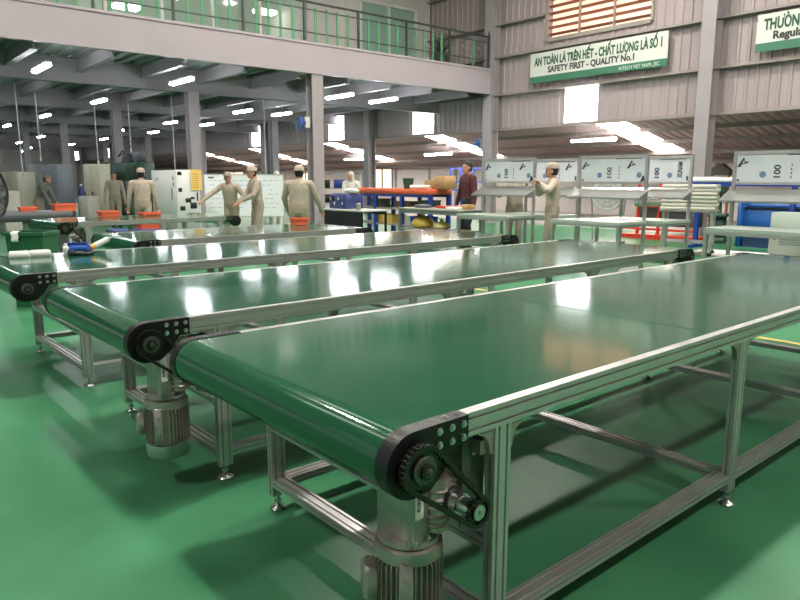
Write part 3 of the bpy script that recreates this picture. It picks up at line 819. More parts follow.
    if hood:
        cm = MB(); rings(cm, [((-.03,0,-.14),.10,.12,0),((-.028,0,-.08),.088,.10,0),((-.026,0,0),.095,.094,0),((-.02,0,.06),.105,.092,0),((-.012,0,.105),.09,.075,0),((-.012,0,.135),.04,.035,0)], 22)
        cm.v = [(p[0] if p[2] > .04 else min(p[0],.05), p[1], p[2]) for p in cm.v]
        part(cm, 'hood', hood)
    return t
def facing(px, dpx=0): return 0
UNI = 'workers in khaki uniforms'
x, y = spot(145,14.6); make_person('worker in khaki seen from behind, walking towards the white machine cabinet', x, y, 1.25, 1.62, lh=(.08,.31,.82), rh=(.10,-.31,.84), feet=((.16,.09),(-.14,-.1)), group=None, girth=1.06, shirt=KHAKI)
x, y = spot(118,20); make_person('bare-headed worker facing us between the slim column and the green press', x, y, -1.9, 1.60, cap=None, lh=(.1,.28,.85), rh=(.05,-.3,.8), feet=((.1,.1),(-.05,-.1)))
x, y = spot(42,18.5); make_person('worker in grey green bending over beside the beige cabinet', x, y, -.6, 1.56, lean=.42, lh=(.5,.15,.75), rh=(.45,-.2,.7), shirt=mat('grey_green_cloth',(120,122,112),.9,var=.06), cap=mat('grey_cap',(130,130,122),.9), pants=KHAKI2)
x, y = spot(233,14.5); make_person('worker in khaki holding a black power tool out over the belt', x, y, -2.42, 1.56, lean=.22, look=(.3,.0), lh=(.25,.24,1.0), rh=(.42,-.50,1.06), cap=KHAKI2)
x, y = spot(259,14.0); make_person('taller worker in khaki looking down beside the whiteboard', x, y, 3.0, 1.66, lean=.10, look=(.2,.4), lh=(.36,.12,1.0), rh=(.34,-.16,.98))
x, y = spot(278,20); make_person('worker in pale uniform with back turned, far behind the khaki pair', x, y, .9, 1.62, shirt=PALE, pants=PALE, cap=PALE, lh=(.3,.22,1.05), rh=(.35,-.2,1.08))
x, y = spot(300,12.0); make_person('worker in khaki cap with back turned, beside the mezzanine edge column', x, y, .75, 1.63, lean=.06, lh=(.26,.30,.92), rh=(.3,-.36,.86), girth=1.12)
x, y = spot(352,18.4); make_person('worker in pale hood behind the orange topped rack', x, y, -2.4, 1.60, cap=None, hood=PALE, shirt=PALE, pants=PALE, lean=.12, lh=(.3,.25,.95), rh=(.34,-.1,.95))
x, y = spot(467,14.0); make_person('man in a dark maroon shirt with no cap, behind the grey workbench', x, y, 2.9, 1.76, cap=None, shirt=MAROON, pants=DARKC, lh=(.05,.29,.84), rh=(.08,-.3,.84))
x, y = 9.05, 7.0; make_person('worker in khaki cap reaching up to the front inspection bench post', x, y, 2.3, 1.66, lh=(.20,.20,1.36), rh=(.26,-.02,1.36), look=(-.1,.1))
x, y = 10.35, 8.93; make_person('worker in khaki half hidden behind the front inspection bench panel', x, y, -2.5, 1.60, lean=.08, lh=(.30,.2,1.28), rh=(.34,-.12,1.25))

# ------------------------------------------------------------------ banners on the cladding wall
def banner(name, label, y1, y0, z0, z1, lines, small=None):
    t = thing(name, label, 'banner', (XW-.206,0,0), group='safety banners')
    MB().box(-.02,.012,y0,y1,z0,z1).build('board', SIGNW, t)
    MB().box(-.024,.0,y0,y1,z0,z0+.19).build('green_strip', SIGNG, t)
    Wd, Hh = y1-y0, z1-z0
    def M(f0, fz): return Matrix(((0,0,-1,-.026),(-1,0,0,y1-f0*Wd),(0,1,0,z0+fz*Hh),(0,0,0,1)))
    for txt, size, f0, f1, fz, m, bold in lines:
        text_mesh('lettering', txt, size, m, t, M(f0,fz), (f1-f0)*Wd, bold)
    if small: text_mesh('small_lettering', small[0], small[1], SIGNW, t, M(small[2],.05), (small[3]-small[2])*Wd, 0)
banner('safety_banner', 'white and green banner under the sunlit louvre, with the words SAFETY FIRST', 14.18, 9.67, 4.31, 5.18,
    [('AN TOÀN LÀ TRÊN HẾT - CHẤT LƯỢNG LÀ SỐ 1', .33, .035, .965, .58, SIGNT, .014), ('SAFETY FIRST - QUALITY No.1', .24, .15, .79, .31, SIGNK, .009)],
    ('INTECH VIET NAM., JSC', .13, .69, .955))
banner('safety_banner', 'white and green banner cut by the right edge, beginning with the word Regular', 7.47, 3.0, 4.33, 5.16,
    [('THƯỜNG X', .33, .035, .29, .58, SIGNT, .014), ('Regular H', .24, .085, .30, .31, SIGNK, .009)])

# ------------------------------------------------------------------ inspection benches
def make_bench(label, marks=0, W_=1.2, H_=1.77):
    t = thing('inspection_bench', label, 'workbench', group='aluminium inspection benches')
    p = tslot(.042,.042,1,1)
    for y in (0, W_-.042):
        MB().prism(p,(-.042,y,0),(1,0,0),(0,1,0),(0,0,H_)).build('post', ALU, t)
        MB().prism(p,(-.70,y,0),(1,0,0),(0,1,0),(0,0,.76)).build('leg', ALU, t)
        MB().box(-.658,-.042,y+.004,y+.038,.72,.76).build('side_rail', ALU, t)
        MB().box(-.658,-.042,y+.004,y+.038,.14,.175).build('foot_rail', ALU, t)
    MB().box(-.70,.0,-.01,W_+.01,.76,.80).build('worktop', mat('bench_top',(176,186,178),.35), t)
    MB().box(-.70,-.665,.042,W_-.042,.715,.76).build('front_rail', ALU, t)
    MB().box(-.042,0,.042,W_-.042,H_-.045,H_).build('top_rail', ALU, t)
    MB().box(-.042,0,.042,W_-.042,1.34,1.375).build('panel_rail', ALU, t)
    pn = MB().box(-.03,-.012,.045,W_-.045,1.375,H_-.05).build('display_panel', FILM, t)
    # print on the protective film of the panel: seen from -x, left is +y
    x = -.032
    def mk(f, name='film_mark', m_=INK):
        mm = MB(); f(mm); mm.build(name, m_, pn)
    def tri(c, z, s, fl):
        def f(m):
            m.prism([(-s,-s*.7),(-s*.35,-s*.7),(fl*s*.25,s*.75),(fl*s*.05,s*.9)], (x,c,z), (0,-1,0), (0,0,1), (-.001,0,0))
            m.prism([(fl*s*.05,s*.9),(s*.35,-s*.1),(s*.95,s*.0),(s*.9,s*.25),(s*.45,s*.2)][::(1 if fl>0 else 1)], (x,c,z), (0,-1,0), (0,0,1), (-.0012,0,0))
            m.prism([(-s*.4,-s*.35),(s*.6,-s*.1),(s*.55,s*.08),(-s*.35,-s*.15)], (x,c,z), (0,-1,0), (0,0,1), (-.0014,0,0))
        mk(f)
    seq = [(.10,'T'),(.38,'O'),(.55,'V'),(.72,'L'),(.90,'T'),(1.06,'O'),(1.12,'K')] if marks == 0 else ([(.12,'C'),(.45,'O'),(.78,'L'),(.95,'T')] if marks == 1 else [(.14,'O'),(.36,'C'),(.62,'V'),(.84,'O'),(1.0,'U')])
    for fy, kind in seq:
        y = W_-fy; z = 1.54
        if kind == 'T': tri(y-.02, z+.08, .075, 1)
        if kind == 'O': mk(lambda m: m.lathe([(.042,0),(.042,.001)], (x,y,z-.07), (-1,0,0), 20), 'film_emblem', INKB)
        if kind == 'C':
            mk(lambda m: m.lathe([(.065,0),(.065,.001)], (x,y,z+.0), (-1,0,0), 24), 'film_emblem', mat('film_print_pale',(176,188,204),.5))
        if kind == 'L':
            for kk in range(4): mk(lambda m: m.box(x-.001,x,y-.006,y+.006,z-.12+.05*kk,z-.09+.05*kk))
        if kind == 'K': mk(lambda m: m.prism([(-.05,-.06),(.05,-.02),(.0,.04)], (x,y,1.42), (0,-1,0), (0,0,1), (-.001,0,0)))
        if kind in 'VU':
            text = '100' if kind == 'V' else 'XUNAM'
            M_ = Matrix(((0,0,-1,x-.0005),(0,-1,0,y),(-1 if False else 1,0,0,z-.11),(0,0,0,1)))
            M_ = Matrix(((0,0,-1,x-.0005),(0,1,0,y-.04),(1,0,0,z-.11),(0,0,0,1)))
            text_mesh('film_lettering', text, .11, INK, pn, M_, .16 if kind == 'V' else .24, .003, .0005)
    mk(lambda m: m.box(x-.001,x,.06,.09,1.39,1.46)); mk(lambda m: m.box(x-.001,x,W_-.09,W_-.06,1.385,1.41)); mk(lambda m: m.box(x-.001,x,.10,W_*.45,H_-.062,H_-.052))
    # sloping stainless shelf
    sh = MB().prism([(-.30,1.13),(.02,1.275),(.02,1.283),(-.303,1.139),(-.303,1.115),(-.297,1.115)], (0,W_+.04,0), (1,0,0), (0,0,1), (0,-W_-.08,0)).build('sloping_shelf', BRUSH, t)
    for y in (.0, W_-.03): MB().prism([(-.26,1.10),(-.0,1.10),(-.0,1.27)], (0,y+.028,0), (1,0,0), (0,0,1), (0,-.026,0)).build('shelf_bracket', ALU, t)
    return t
BL = 'aluminium inspection bench with film covered panel, '
bA = make_bench(BL+'front row, next to the grey workbench'); bA.location = (9.25,7.52,0)
bC = make_bench(BL+'front row, middle one'); bC.location = (9.25,5.43,0)
bE = dup(bC, (9.25,3.0,0), 0, BL+'front row, cut by the right edge')
bB = make_bench(BL+'rear row, behind the capped worker with raised hands', 1); bB.location = (10.05,7.2,0)
bD = make_bench(BL+'rear row, beside the stack of pale slabs', 2); bD.location = (10.05,5.17,0)

# ------------------------------------------------------------------ workbench, rack and tables at the back
def table(name, label, cat, x0, x1, y0, y1, z, topm, legm, top_t=.04, leg=.05, shelf=None, group=None, nleg=2):
    cx, cy = (x0+x1)/2, (y0+y1)/2; t = thing(name, label, cat, (cx,cy,0), group=group)
    a, b = (x1-x0)/2, (y1-y0)/2
    MB().cbox((0,0,z-top_t/2),(2*a,2*b,top_t),b=.006).build('tabletop', topm, t)
    for sx in (-1,1):
        for k in range(nleg):
            yy = -b+leg/2+.02+(2*b-leg-.04)*k/(nleg-1)
            MB().cbox((sx*(a-leg/2-.01),yy,(z-top_t)/2),(leg,leg,z-top_t)).build('leg', legm, t)
    for sx in (-1,1): MB().cbox((sx*(a-leg/2-.01),0,z-top_t-.035),(leg*.7,2*b-.06,.06)).build('apron_rail', legm, t)
    if shelf: MB().cbox((0,0,shelf),(2*a-.04,2*b-.08,.03)).build('lower_shelf', topm if shelf else legm, t)
    return t
def carton(label, x, y, z, d, m, rz=0, name='box', cat='box', group=None, tape=True):
    t = thing(name, label, cat, (x,y,z), rz, group)
    MB().cbox((0,0,d[2]/2),d,b=.006).build('body', m, t)
    MB().cbox((0,0,d[2]+.001),(d[0]*.98,.05,.002)).build('tape' if tape else 'label_strip', mat('tape',(214,188,146),.4) if tape else PAPER, t)
    return t
table('workbench', 'long grey workbench with blue legs, in front of the man in maroon', 'workbench', 8.85, 9.5, 8.95, 10.75, .84, mat('grey_bench_top',(150,148,138),.5,var=.08), mat('bench_leg_grey',(120,124,128),.5), shelf=.42)
rk = table('orange_topped_rack', 'tall blue framed rack with a long bright orange top', 'rack', 10.1, 10.75, 11.12, 14.2, 1.19, ORANGE, BLUEP, top_t=.12, leg=.08, nleg=4)
for z in (.35,.72): MB().cbox((0,0,z),(.60,3.1,.035)).build('shelf_board', mat('rack_shelf',(150,150,140),.5), rk)
def crate_open(label, x, y, z, d, m, rz=0, name='crate', cat='crate', group=None):
    t = thing(name, label, cat, (x,y,z), rz, group); a,b,h = d[0]/2,d[1]/2,d[2]; w=.012
    mb = MB().box(-a,a,-b,b,0,w)
    mb.box(-a,a,-b,-b+w,w,h).box(-a,a,b-w,b,w,h).box(-a,-a+w,-b+w,b-w,w,h).box(a-w,a,-b+w,b-w,w,h)
    mb.build('shell', m, t)
    r = MB().box(-a-.01,a+.01,-b-.01,-b,h-.03,h).box(-a-.01,a+.01,b,b+.01,h-.03,h).box(-a-.01,-a,-b,b,h-.03,h).box(a,a+.01,-b,b,h-.03,h)
    r.build('rim', m, t)
    return t
RS = 'rack shelf'
for k, (y, z, d, m, lab) in enumerate(((11.5,.7375,(.3,.4,.2),DGREEN,'dark green crate on the upper rack shelf, right end'),(12.3,.7375,(.3,.5,.16),mat('rust_box',(120,96,74),.7,var=.1),'brown box on the upper rack shelf, in the middle'),
        (13.3,.7375,(.3,.4,.2),mat('olive_box',(96,104,84),.7),'olive box on the upper rack shelf, left end'),(11.7,.3675,(.4,.5,.2),BLUEP,'blue crate on the lower rack shelf, right half'),(12.9,.3675,(.4,.6,.2),YELLOW,'yellow crate on the lower rack shelf, left half'))):
    crate_open(lab, 10.42, y, z, d, m, name='storage_crate', group='crates on the orange topped rack')
bk = thing('bucket', 'dark green glossy bucket standing on the orange rack top', 'bucket', (10.4,onx(408,10.4),1.19))
MB().lathe([(.10,0),(.105,.01),(.13,.22),(.137,.222),(.137,.24),(.12,.24)], (0,0,0), n=24).build('body', mat('bucket_green',(46,84,66),.25), bk)
MB().tube([(0,-.13+.26*i/10,.22-.10*math.sin(PI*i/10)) for i in range(11)], .005, 6).build('handle', STEEL, bk)
carton('tall brown cardboard box on the orange rack top', 10.45, onx(444,10.45), 1.19, (.34,.34,.29), CARD)
carton('lower brown cardboard box beside the tall one on the orange rack', 10.42, onx(433,10.42), 1.19, (.3,.3,.2), mat('cardboard_dark',(172,134,92),.8))
pr = thing('paper_roll', 'white paper roll lying along the orange rack top', 'roll', (10.2,onx(420,10.2),1.236), group=None)
MB().cyl((0,-.32,0),(0,.32,0),.045,n=18).build('wound_paper', PAPER, pr); MB().cyl((0,-.335,0),(0,.335,0),.02,n=12).build('core', CARD, pr)
# things on the grey workbench
def lump(name, label, cat, x, y, z, r, m, seed=1, n=16, k=9, amp=.18, parent_parts=None):
    rnd = random.Random(seed); mb = MB(); mb.ball((0,0,r[2]*.72), r, n, k)
    mb.v = [(p[0]*(1+rnd.uniform(-amp,amp)), p[1]*(1+rnd.uniform(-amp,amp)), max(0, p[2]*(1+rnd.uniform(-amp,amp)*.6))) for p in mb.v]
    t = thing(name, label, cat, (x,y,z)); mb.build('bag', m, t, smooth=180)
    MB().lathe([(.02,0),(.035,.03),(.05,.06)], (0,0,r[2]*1.6), n=10).build('tied_neck', m, t)
    return t
lump('plastic_bag', 'yellow plastic bag on the lower shelf of the grey workbench', 'bag', 9.15, 10.3, .436, (.2,.26,.13), YELLOW, 4)
lump('plastic_bag', 'pale yellow bag beside the larger yellow bag under the grey workbench', 'bag', 9.15, 9.75, .436, (.16,.18,.09), mat('pale_yellow',(214,196,130),.6,var=.1), 5)
for k, (x,y,d,m,lab) in enumerate(((9.0,9.25,(.2,.26,.05),PAPER,'white stack of paper on the front edge of the grey workbench'),(9.3,9.75,(.16,.5,.05),RED,'long red tool case on the grey workbench'),
        (9.3,9.2,(.18,.22,.09),CARD,'small tan box at the right end of the grey workbench'),(9.15,10.3,(.2,.3,.06),DGREY,'dark grey tray on the left half of the grey workbench'))):
    carton(lab, x, y, .84, d, m, name=('paper_stack','tool_case','box','tray')[k], cat=('paper','tool case','box','tray')[k], tape=(k==2))
# black skirted table with blue machine box
bt = table('black_skirted_table', 'table with a black skirt, left of the blue rack legs', 'table', 8.5, 9.2, 11.5, 12.95, .76, mat('white_table_top',(206,206,200),.4), BLACK, leg=.04)
MB().box(-.352,-.345,-.70,.70,.06,.71).build('skirt', mat('black_cloth',(30,31,33),.9), bt)
bx = thing('control_box', 'blue control box with dials on the black skirted table', 'machine', (8.85,12.55,.76))
MB().cbox((0,0,.16),(.5,.62,.32),b=.012).build('body', mat('navy_paint',(52,62,120),.45), bx)
m = MB()
for k in range(4): m.lathe([(.035,0),(.035,.02),(.03,.024)], (-.25,-.22+.15*k,.12+.1*(k%2)), (-1,0,0), 14)
m.build('dial', STEEL, bx); MB().cbox((-.252,.18,.22),(.004,.16,.1)).build('screen', BLACK, bx); MB().cbox((0,0,.335),(.4,.5,.03),b=.01).build('lid', GREYP, bx)
lump('plastic_bag', 'white bundle lying on top of the blue control box', 'bag', 8.85, 12.35, 1.11, (.15,.22,.06), FOAM, 8)
mg = thing('small_canister', 'small pale metal canister at the front of the black skirted table', 'canister', (8.6,11.75,.76)); MB().lathe([(.05,0),(.052,.01),(.052,.13),(.03,.15)],(0,0,0),n=18).build('body', ALUD, mg); MB().lathe([(.03,.15),(.03,.18)],(0,0,0),n=14).build('cap', BLACK, mg)
# storage shelving far behind the edge column
def shelving(label, x, y, rz, w, d, h, n, frame, board, items, name='shelving_unit'):
    t = thing(name, label, 'shelf', (x,y,0), rz)
    for sx in (-1,1):
        for sy in (-1,1): MB().cbox((sx*(d/2-.02),sy*(w/2-.02),h/2),(.04,.04,h)).build('upright', frame, t)
    for k in range(n): MB().cbox((0,0,.12+(h-.16)*k/(n-1)),(d-.02,w-.02,.03)).build('shelf', board, t)
    return t
x, y = spot(340,23.5); shelving('pale shelving unit far behind the column, with dark goods', x, y, .9, 1.5, .5, 1.62, 4, WHITEP, GREYP, None)
co, si = math.cos(.9), math.sin(.9)
for k in range(4):
    for j, fy in enumerate((-.5,0,.5)):
        if k == 3: continue
        z = .135+(1.46)*k/3; m = (BLACK, DGREY, BLUEP, PALE, CARD, BLACK, GREYP, BLUEP, BLACK)[k*3+j]
        carton('%s box on the pale shelving unit, %s shelf, %s' % (('black','grey','blue','pale','tan','black','light grey','blue','black')[k*3+j], ('lowest','second','third')[k], ('right end','middle','left end')[j]), x-fy*si, y+fy*co, z, (.3,.36,.28), m, .9, group='boxes on the pale shelving unit')
# blue framed rack in front of the low bay wall
x, y = 21.0, onx(466,21.0)
bf = thing('blue_frame_rack', 'tall open rack of blue bars behind the man in maroon', 'rack', (x,y,0))
for yy in (-1.0,-.35,.35,1.0): MB().cbox((0,yy,.95),(.07,.07,1.9)).build('upright', mat('violet_blue_paint',(70,80,176),.45), bf)
for z in (.95,1.30,1.87): MB().cbox((0,0,z),(.05,2.0,.06)).build('cross_bar', mat('violet_blue_paint',(70,80,176),.45), bf)
# curtained windows and sheets on the low bay wall
for k, (pa, pb, z0, z1) in enumerate(((373,392,.7,1.95),(300,314,.6,1.8),(228,246,.7,1.9))):
    ya, yb = onx(pb,LX1-.04), onx(pa,LX1-.04)
    w_ = bpy.data.objects.new('window_%d' % (70+k), None); C.objects.link(w_); struct(w_, 'sunlit cream curtained window in the low bay wall, %s' % ('right of the edge column','left of the edge column','behind the khaki pair')[k], 'window')
    MB().box(LX1-.03,LX1-.01,ya,yb,z0,z1).build('curtain', CREAMW, w_)
    m = MB()
    for q in (ya,(ya+yb)/2,yb): m.box(LX1-.06,LX1-.03,q-.05,q+.05,z0-.05,z1+.05)
    m.build('mullion', mat('brown_frame',(110,98,88),.6), w_)
for k, px in enumerate((396,429,455)):
    struct(MB().box(LX1-.05,LX1,onx(px,LX1)-.06,onx(px,LX1)+.06,0,rz_(LX1)).build('trim_%d' % (20+k), GREYP), 'grey post on the low bay wall', 'trim')

# ------------------------------------------------------------------ whiteboard
x, y = spot(246,17.0)
wb = thing('whiteboard', 'large white board covered in faint writing, behind the khaki pair', 'whiteboard', (x,y,0), YAW-PI/2)
MB().box(-.97,.97,-.01,.01,.50,1.50).build('board', mat('whiteboard_white',(236,238,240),.3), wb)
m = MB()
for a in ((-.99,.99,1.50,1.525),(-.99,.99,.475,.50)): m.box(a[0],a[1],-.016,.016,a[2],a[3])
for a in (-.99,.97): m.box(a,a+.02,-.016,.016,.50,1.50)
m.build('frame', ALU, wb)
for s in (-.8,.8): MB().box(s-.02,s+.02,.012,.05,.03,.9).box(s-.02,s+.02,-.25,.28,0,.03).build('stand_leg', GREYP, wb)
rnd = random.Random(3); m = MB()
for r in range(7):
    xx = -.85
    while xx < .8:
        L = rnd.uniform(.04,.14)
        if rnd.random() < .7: m.box(xx,xx+L,-.012,-.0101,1.36-.11*r,1.375-.11*r)
        xx += L+.04
m.build('lettering', mat('marker_blue',(170,180,200),.6), wb); MB().box(-.88,-.74,-.013,-.0101,1.42,1.46).build('corner_emblem', DGREY, wb)

# ------------------------------------------------------------------ machine cabinets at the left
def cabinet(label, x, y, rz, d, m, name='machine_cabinet', doors=1, face='x', handle=BLACK):
    """front is the -x side"""
    t = thing(name, label, 'cabinet', (x,y,0), rz); a,b,h = d
    MB().cbox((0,0,.06+(h-.06)/2),(a,b,h-.06),b=.015).build('body', m, t); MB().cbox((0,0,.03),(a*.92,b*.92,.06)).build('plinth', DGREY, t)
    for k in range(doors):
        w_ = b/doors; yy = -b/2+w_*(k+.5)
        dd = MB().cbox((-a/2-.008,yy,h/2+.03),(.016,w_-.03,h-.16),b=.006).build('door', m, t)
        MB().cbox((-a/2-.03,yy+w_*.36,h/2),(.03,.025,.16),b=.006).build('handle', handle, dd)
        vv = MB()
        for q in range(5): vv.cbox((-a/2-.017,yy,.25+.03*q),(.004,w_*.5,.012))
        vv.build('vent', DGREY, dd)
    return t
cn = thing('machine_tool', 'big white machine cabinet with black openings, beside the capped worker', 'machine', (6.32,16.02,0))
MB().cbox((0,0,.86),(.56,1.55,1.5),b=.012).build('body', WHITEP, cn); MB().cbox((0,0,.055),(.52,1.5,.11)).build('plinth', DGREY, cn)
MB().cbox((-.284,0,.86),(.012,1.40,1.36),b=.004).build('side_cover', WHITEP, cn)
m = MB()
for yy, z, dy, dz in ((.35,1.4,.05,.05),(-.63,1.42,.05,.09),(-.63,1.28,.05,.09),(-.52,1.06,.05,.26),(.55,.3,.25,.1)): m.cbox((-.292,yy,z),(.006,dy,dz))
m.build('marking_plate', DGREY, cn)
fd = MB().cbox((0,-.781,.86),(.5,.014,1.36),b=.004).build('front_door', mat('pale_grey_paint',(206,208,206),.4), cn)
for xx, z, dx, dz in ((-.2,1.53,.1,.08),(-.2,1.16,.09,.09),(-.02,.92,.14,.1),(-.16,.74,.12,.1),(.1,.8,.16,.14),(.08,.97,.1,.05)): MB().cbox((xx,-.79,z),(dx,.008,dz),b=.02).build('opening', BLACK, fd)
MB().cbox((.2,-.80,1.0),(.02,.03,.2),b=.005).build('handle', BLACK, fd)
nt_ = thing('paper_notice', 'yellow paper notice hanging at the corner of the white machine', 'notice', (6.50,15.208,1.15))
MB().box(-.13,.13,-.004,.0,0,.47).build('sheet', mat('yellow_paper',(236,196,108),.7), nt_)
m = MB()
for q in range(7): m.box(-.09,.05,-.0055,-.004,.06+.05*q,.075+.05*q)
m.build('printing', mat('brown_ink',(170,130,70),.7), nt_)
x, y = spot(141,22.5); gp = thing('green_press', 'tall dark green machine press behind the slim grey column', 'machine', (x,y,0), .35)
MB().cbox((.1,0,1.0),(.7,.75,1.9),b=.03).cbox((-.35,0,1.62),(.5,.6,.55),b=.05).cbox((-.3,0,.45),(.6,.75,.85),b=.03).build('frame', DGREEN, gp)
MB().cbox((0,0,.02),(1.2,.95,.04)).build('base', DGREY, gp); MB().cyl((-.35,0,1.0),(-.35,0,1.36),.09,n=18).build('ram', STEEL, gp)
MB().lathe([(.2,0),(.22,.03),(.22,.24),(.16,.32)],(.05,-.1,1.95),n=20).build('motor', DGREY, gp); MB().lathe([(.28,0),(.28,.06)],(-.25,.0,1.92),(0,1,0),24).build('flywheel', DGREY, gp)
for k in range(2): MB().tube([(-.2+.1*k,.1,2.05),(-.3,.25,2.3-.1*k),(-.45,.3,2.1)],.02,6).build('hose', BLACK, gp)
x, y = spot(102,21.5); cabinet('cream twin door cabinet left of the bare-headed worker', x, y, .5, (.5,.62,1.86), CREAM, doors=2)
x, y = spot(116,23.5); cabinet('dark green tall cabinet behind the cream twin door cabinet', x, y, .4, (.5,.62,1.95), DGREEN)
x, y = spot(63,22.5); cabinet('tall grey cabinet between two mezzanine columns, left part of the picture', x, y, .45, (.6,.72,1.86), mat('cabinet_grey',(134,138,144),.5,var=.04))
x, y = spot(46,24.0); cabinet('light grey cabinet left of the tall grey one', x, y, .45, (.5,.5,1.9), mat('cabinet_light_grey',(168,170,172),.5))
x, y = spot(23,22.0); cabinet('wide beige cabinet behind the pedestal fan', x, y, .4, (.6,.95,1.62), CREAM, doors=2)
x, y = spot(85,21.0); gc = thing('gas_cylinder', 'slim dark blue gas cylinder right of the grey column', 'cylinder', (x,y,0))
MB().lathe([(.10,0),(.105,.02),(.105,.95),(.08,1.08),(.035,1.14),(.03,1.17)],(0,0,0),n=20).build('body', mat('cylinder_blue',(40,62,120),.4), gc); MB().lathe([(.04,1.17),(.04,1.24),(.015,1.26)],(0,0,0),n=12).build('valve', STEEL, gc)
x, y = spot(92,20.5); carton('low white box on the floor in front of the cream cabinet', x, y, 0, (.4,.4,.9), PALE, .4, name='white_box')
struct(MB().box(10.3,11.95,BACK-.06,BACK-.01,.2,3.1).build('window_80', SCREENM), 'blown out bright opening in the far end wall', 'window')
x, y = spot(12,17.5); px_ = cabinet('narrow pale machine at the left edge behind the fan', x, y, .35, (.4,.4,1.1), PALE)

# ------------------------------------------------------------------ pedestal fan
fx, fy = spot(-8,9.0)
fn = thing('pedestal_fan', 'black industrial pedestal fan cut by the left edge', 'fan', (fx,fy,0), -.55)
MB().lathe([(.26,0),(.26,.03),(.05,.06),(.03,.09)],(0,0,0),n=28).build('base', BLACK, fn); MB().cyl((0,0,.06),(0,0,1.15),.022,n=14).build('pole', BLACK, fn)
MB().lathe([(.05,-.14),(.085,-.12),(.095,.0),(.07,.06),(.03,.08)],(0,0,1.2),(1,0,0),22).build('motor', DGREY, fn)
m = MB()
for rr, xx in ((.31,.12),(.31,.10),(.22,.17),(.12,.19),(.22,.05),(.12,.03)):
    m.tube([(xx,rr*math.cos(2*PI*i/32),1.2+rr*math.sin(2*PI*i/32)) for i in range(33)], .006 if rr<.3 else .009, 5)
for k in range(24):
    a = 2*PI*k/24; P_ = lambda r,xx: (xx,r*math.cos(a),1.2+r*math.sin(a))
    m.tube([P_(.04,.195),P_(.22,.17),P_(.31,.11),P_(.22,.05),P_(.06,.03)], .0025, 4)
m.build('guard', BLACK, fn)
m = MB()
for k in range(3):
    a = 2*PI*k/3; e1 = Vector((0,math.cos(a),math.sin(a))); e2 = Vector((.35,-math.sin(a)*.94,math.cos(a)*.94))
    m.prism([(.05,-.03),(.27,-.07),(.29,.0),(.25,.08),(.05,.03)], (.11,0,1.2), e1, e2, (.004,0,0))
m.build('blade', GREYP, fn)

# ------------------------------------------------------------------ dark table, trolley, crates, bin
table('dark_bench', 'long dark grey bench behind the farthest conveyor, left edge', 'workbench', .6, 3.15, 12.6, 13.3, .86, mat('dark_bench_top',(78,82,86),.45), DGREY, top_t=.16, leg=.06)
OG = 'orange crates'
def solid_crate(label, x, y, z, d, rz=0):
    t = crate_open(label, x, y, z, d, ORANGE, rz, group=OG); return t
X = lambda px, Y: Y/math.tan(YAW-math.atan((px-400)/FPX))
solid_crate('orange crate on the dark bench near the fan', X(29,13.1), 13.0, .861, (.24,.2,.07))
solid_crate('orange crate at the right end of the dark bench', X(66,12.85), 12.8, .861, (.34,.24,.12))
solid_crate('orange crate on the farthest conveyor, left of the capped worker', X(110,11.42), 11.40, .808, (.28,.2,.09), .085)
solid_crate('flat orange crate on the farthest conveyor, in front of the capped worker', X(149,11.5), 11.40, .808, (.30,.2,.05), .085)
solid_crate('orange crate on the near short conveyor, in front of the worker at the edge column', X(299,7.82), 7.80, .808, (.19,.14,.09), .03)
tr = thing('trolley', 'low blue trolley behind the farthest conveyor', 'trolley', (4.35,12.95,0))
MB().cbox((0,0,.45),(1.0,.6,.06),b=.01).build('deck', mat('trolley_blue',(48,58,120),.45), tr); MB().cbox((0,0,.2),(.96,.56,.04)).build('lower_deck', DGREY, tr)
for sx in (-1,1):
    for sy in (-1,1):
        MB().cbox((sx*.44,sy*.25,.26),(.04,.04,.34)).build('leg', DGREY, tr); MB().cyl((sx*.44,sy*.25-.015,.045),(sx*.44,sy*.25+.015,.045),.045,n=16).build('wheel', BLACK, tr)
solid_crate('orange crate on the low blue trolley', X(150,12.95), 12.95, .48, (.42,.32,.10))
bx_, by_ = spot(32,7.5)
bn = thing('waste_bin', 'dark green waste bin with a white tissue over its rim', 'bin', (bx_,by_,0), YAW-PI/2)
a0, a1, H_ = .165, .205, .83
def frus(a, b, z0, z1, dy=.8): return [(-a,-a*dy,z0),(a,-a*dy,z0),(a,a*dy,z0),(-a,a*dy,z0),(-b,-b*dy,z1),(b,-b*dy,z1),(b,b*dy,z1),(-b,b*dy,z1)]
m = MB(); v1 = frus(a0,a1,0,H_); v2 = frus(a0-.012,a1-.012,.012,H_)
m.add(v1+v2, [(0,3,2,1),(0,1,5,4),(1,2,6,5),(2,3,7,6),(3,0,4,7),(8,9,10,11),(8,12,13,9),(9,13,14,10),(10,14,15,11),(11,15,12,8),(4,5,13,12),(5,6,14,13),(6,7,15,14),(7,4,12,15)])
m.build('body', BINM, bn)
m = MB()
for s in (-1,1): m.box(-a1-.02,a1+.02,s*a1*.8-(.02 if s<0 else 0),s*a1*.8+(.02 if s>0 else 0),H_-.035,H_); m.box(s*a1-(.02 if s<0 else 0),s*a1+(.02 if s>0 else 0),-a1*.8,a1*.8,H_-.035,H_)
m.build('rim', BINM, bn)
m = MB(); zz = .58; yy = -(a0+(a1-a0)*zz/H_)*.8-.003
pts = [(.055*math.cos(2*PI*i/24),yy-.0*i,zz+.055*math.sin(2*PI*i/24)) for i in range(25)]
m.tube(pts, .0035, 5); m.prism([(-.02,-.018),(.02,-.018),(0,.02)], (0,yy,zz), (1,0,0), (0,0,1), (0,-.003,0))
m.build('round_emblem', mat('pale_green_print',(150,190,160),.5), bn)
ts = thing('tissue', 'crumpled white tissue hanging over the rim of the green bin', 'tissue', (bx_,by_,0), YAW-PI/2)
m = MB(); G = 7; vs = []
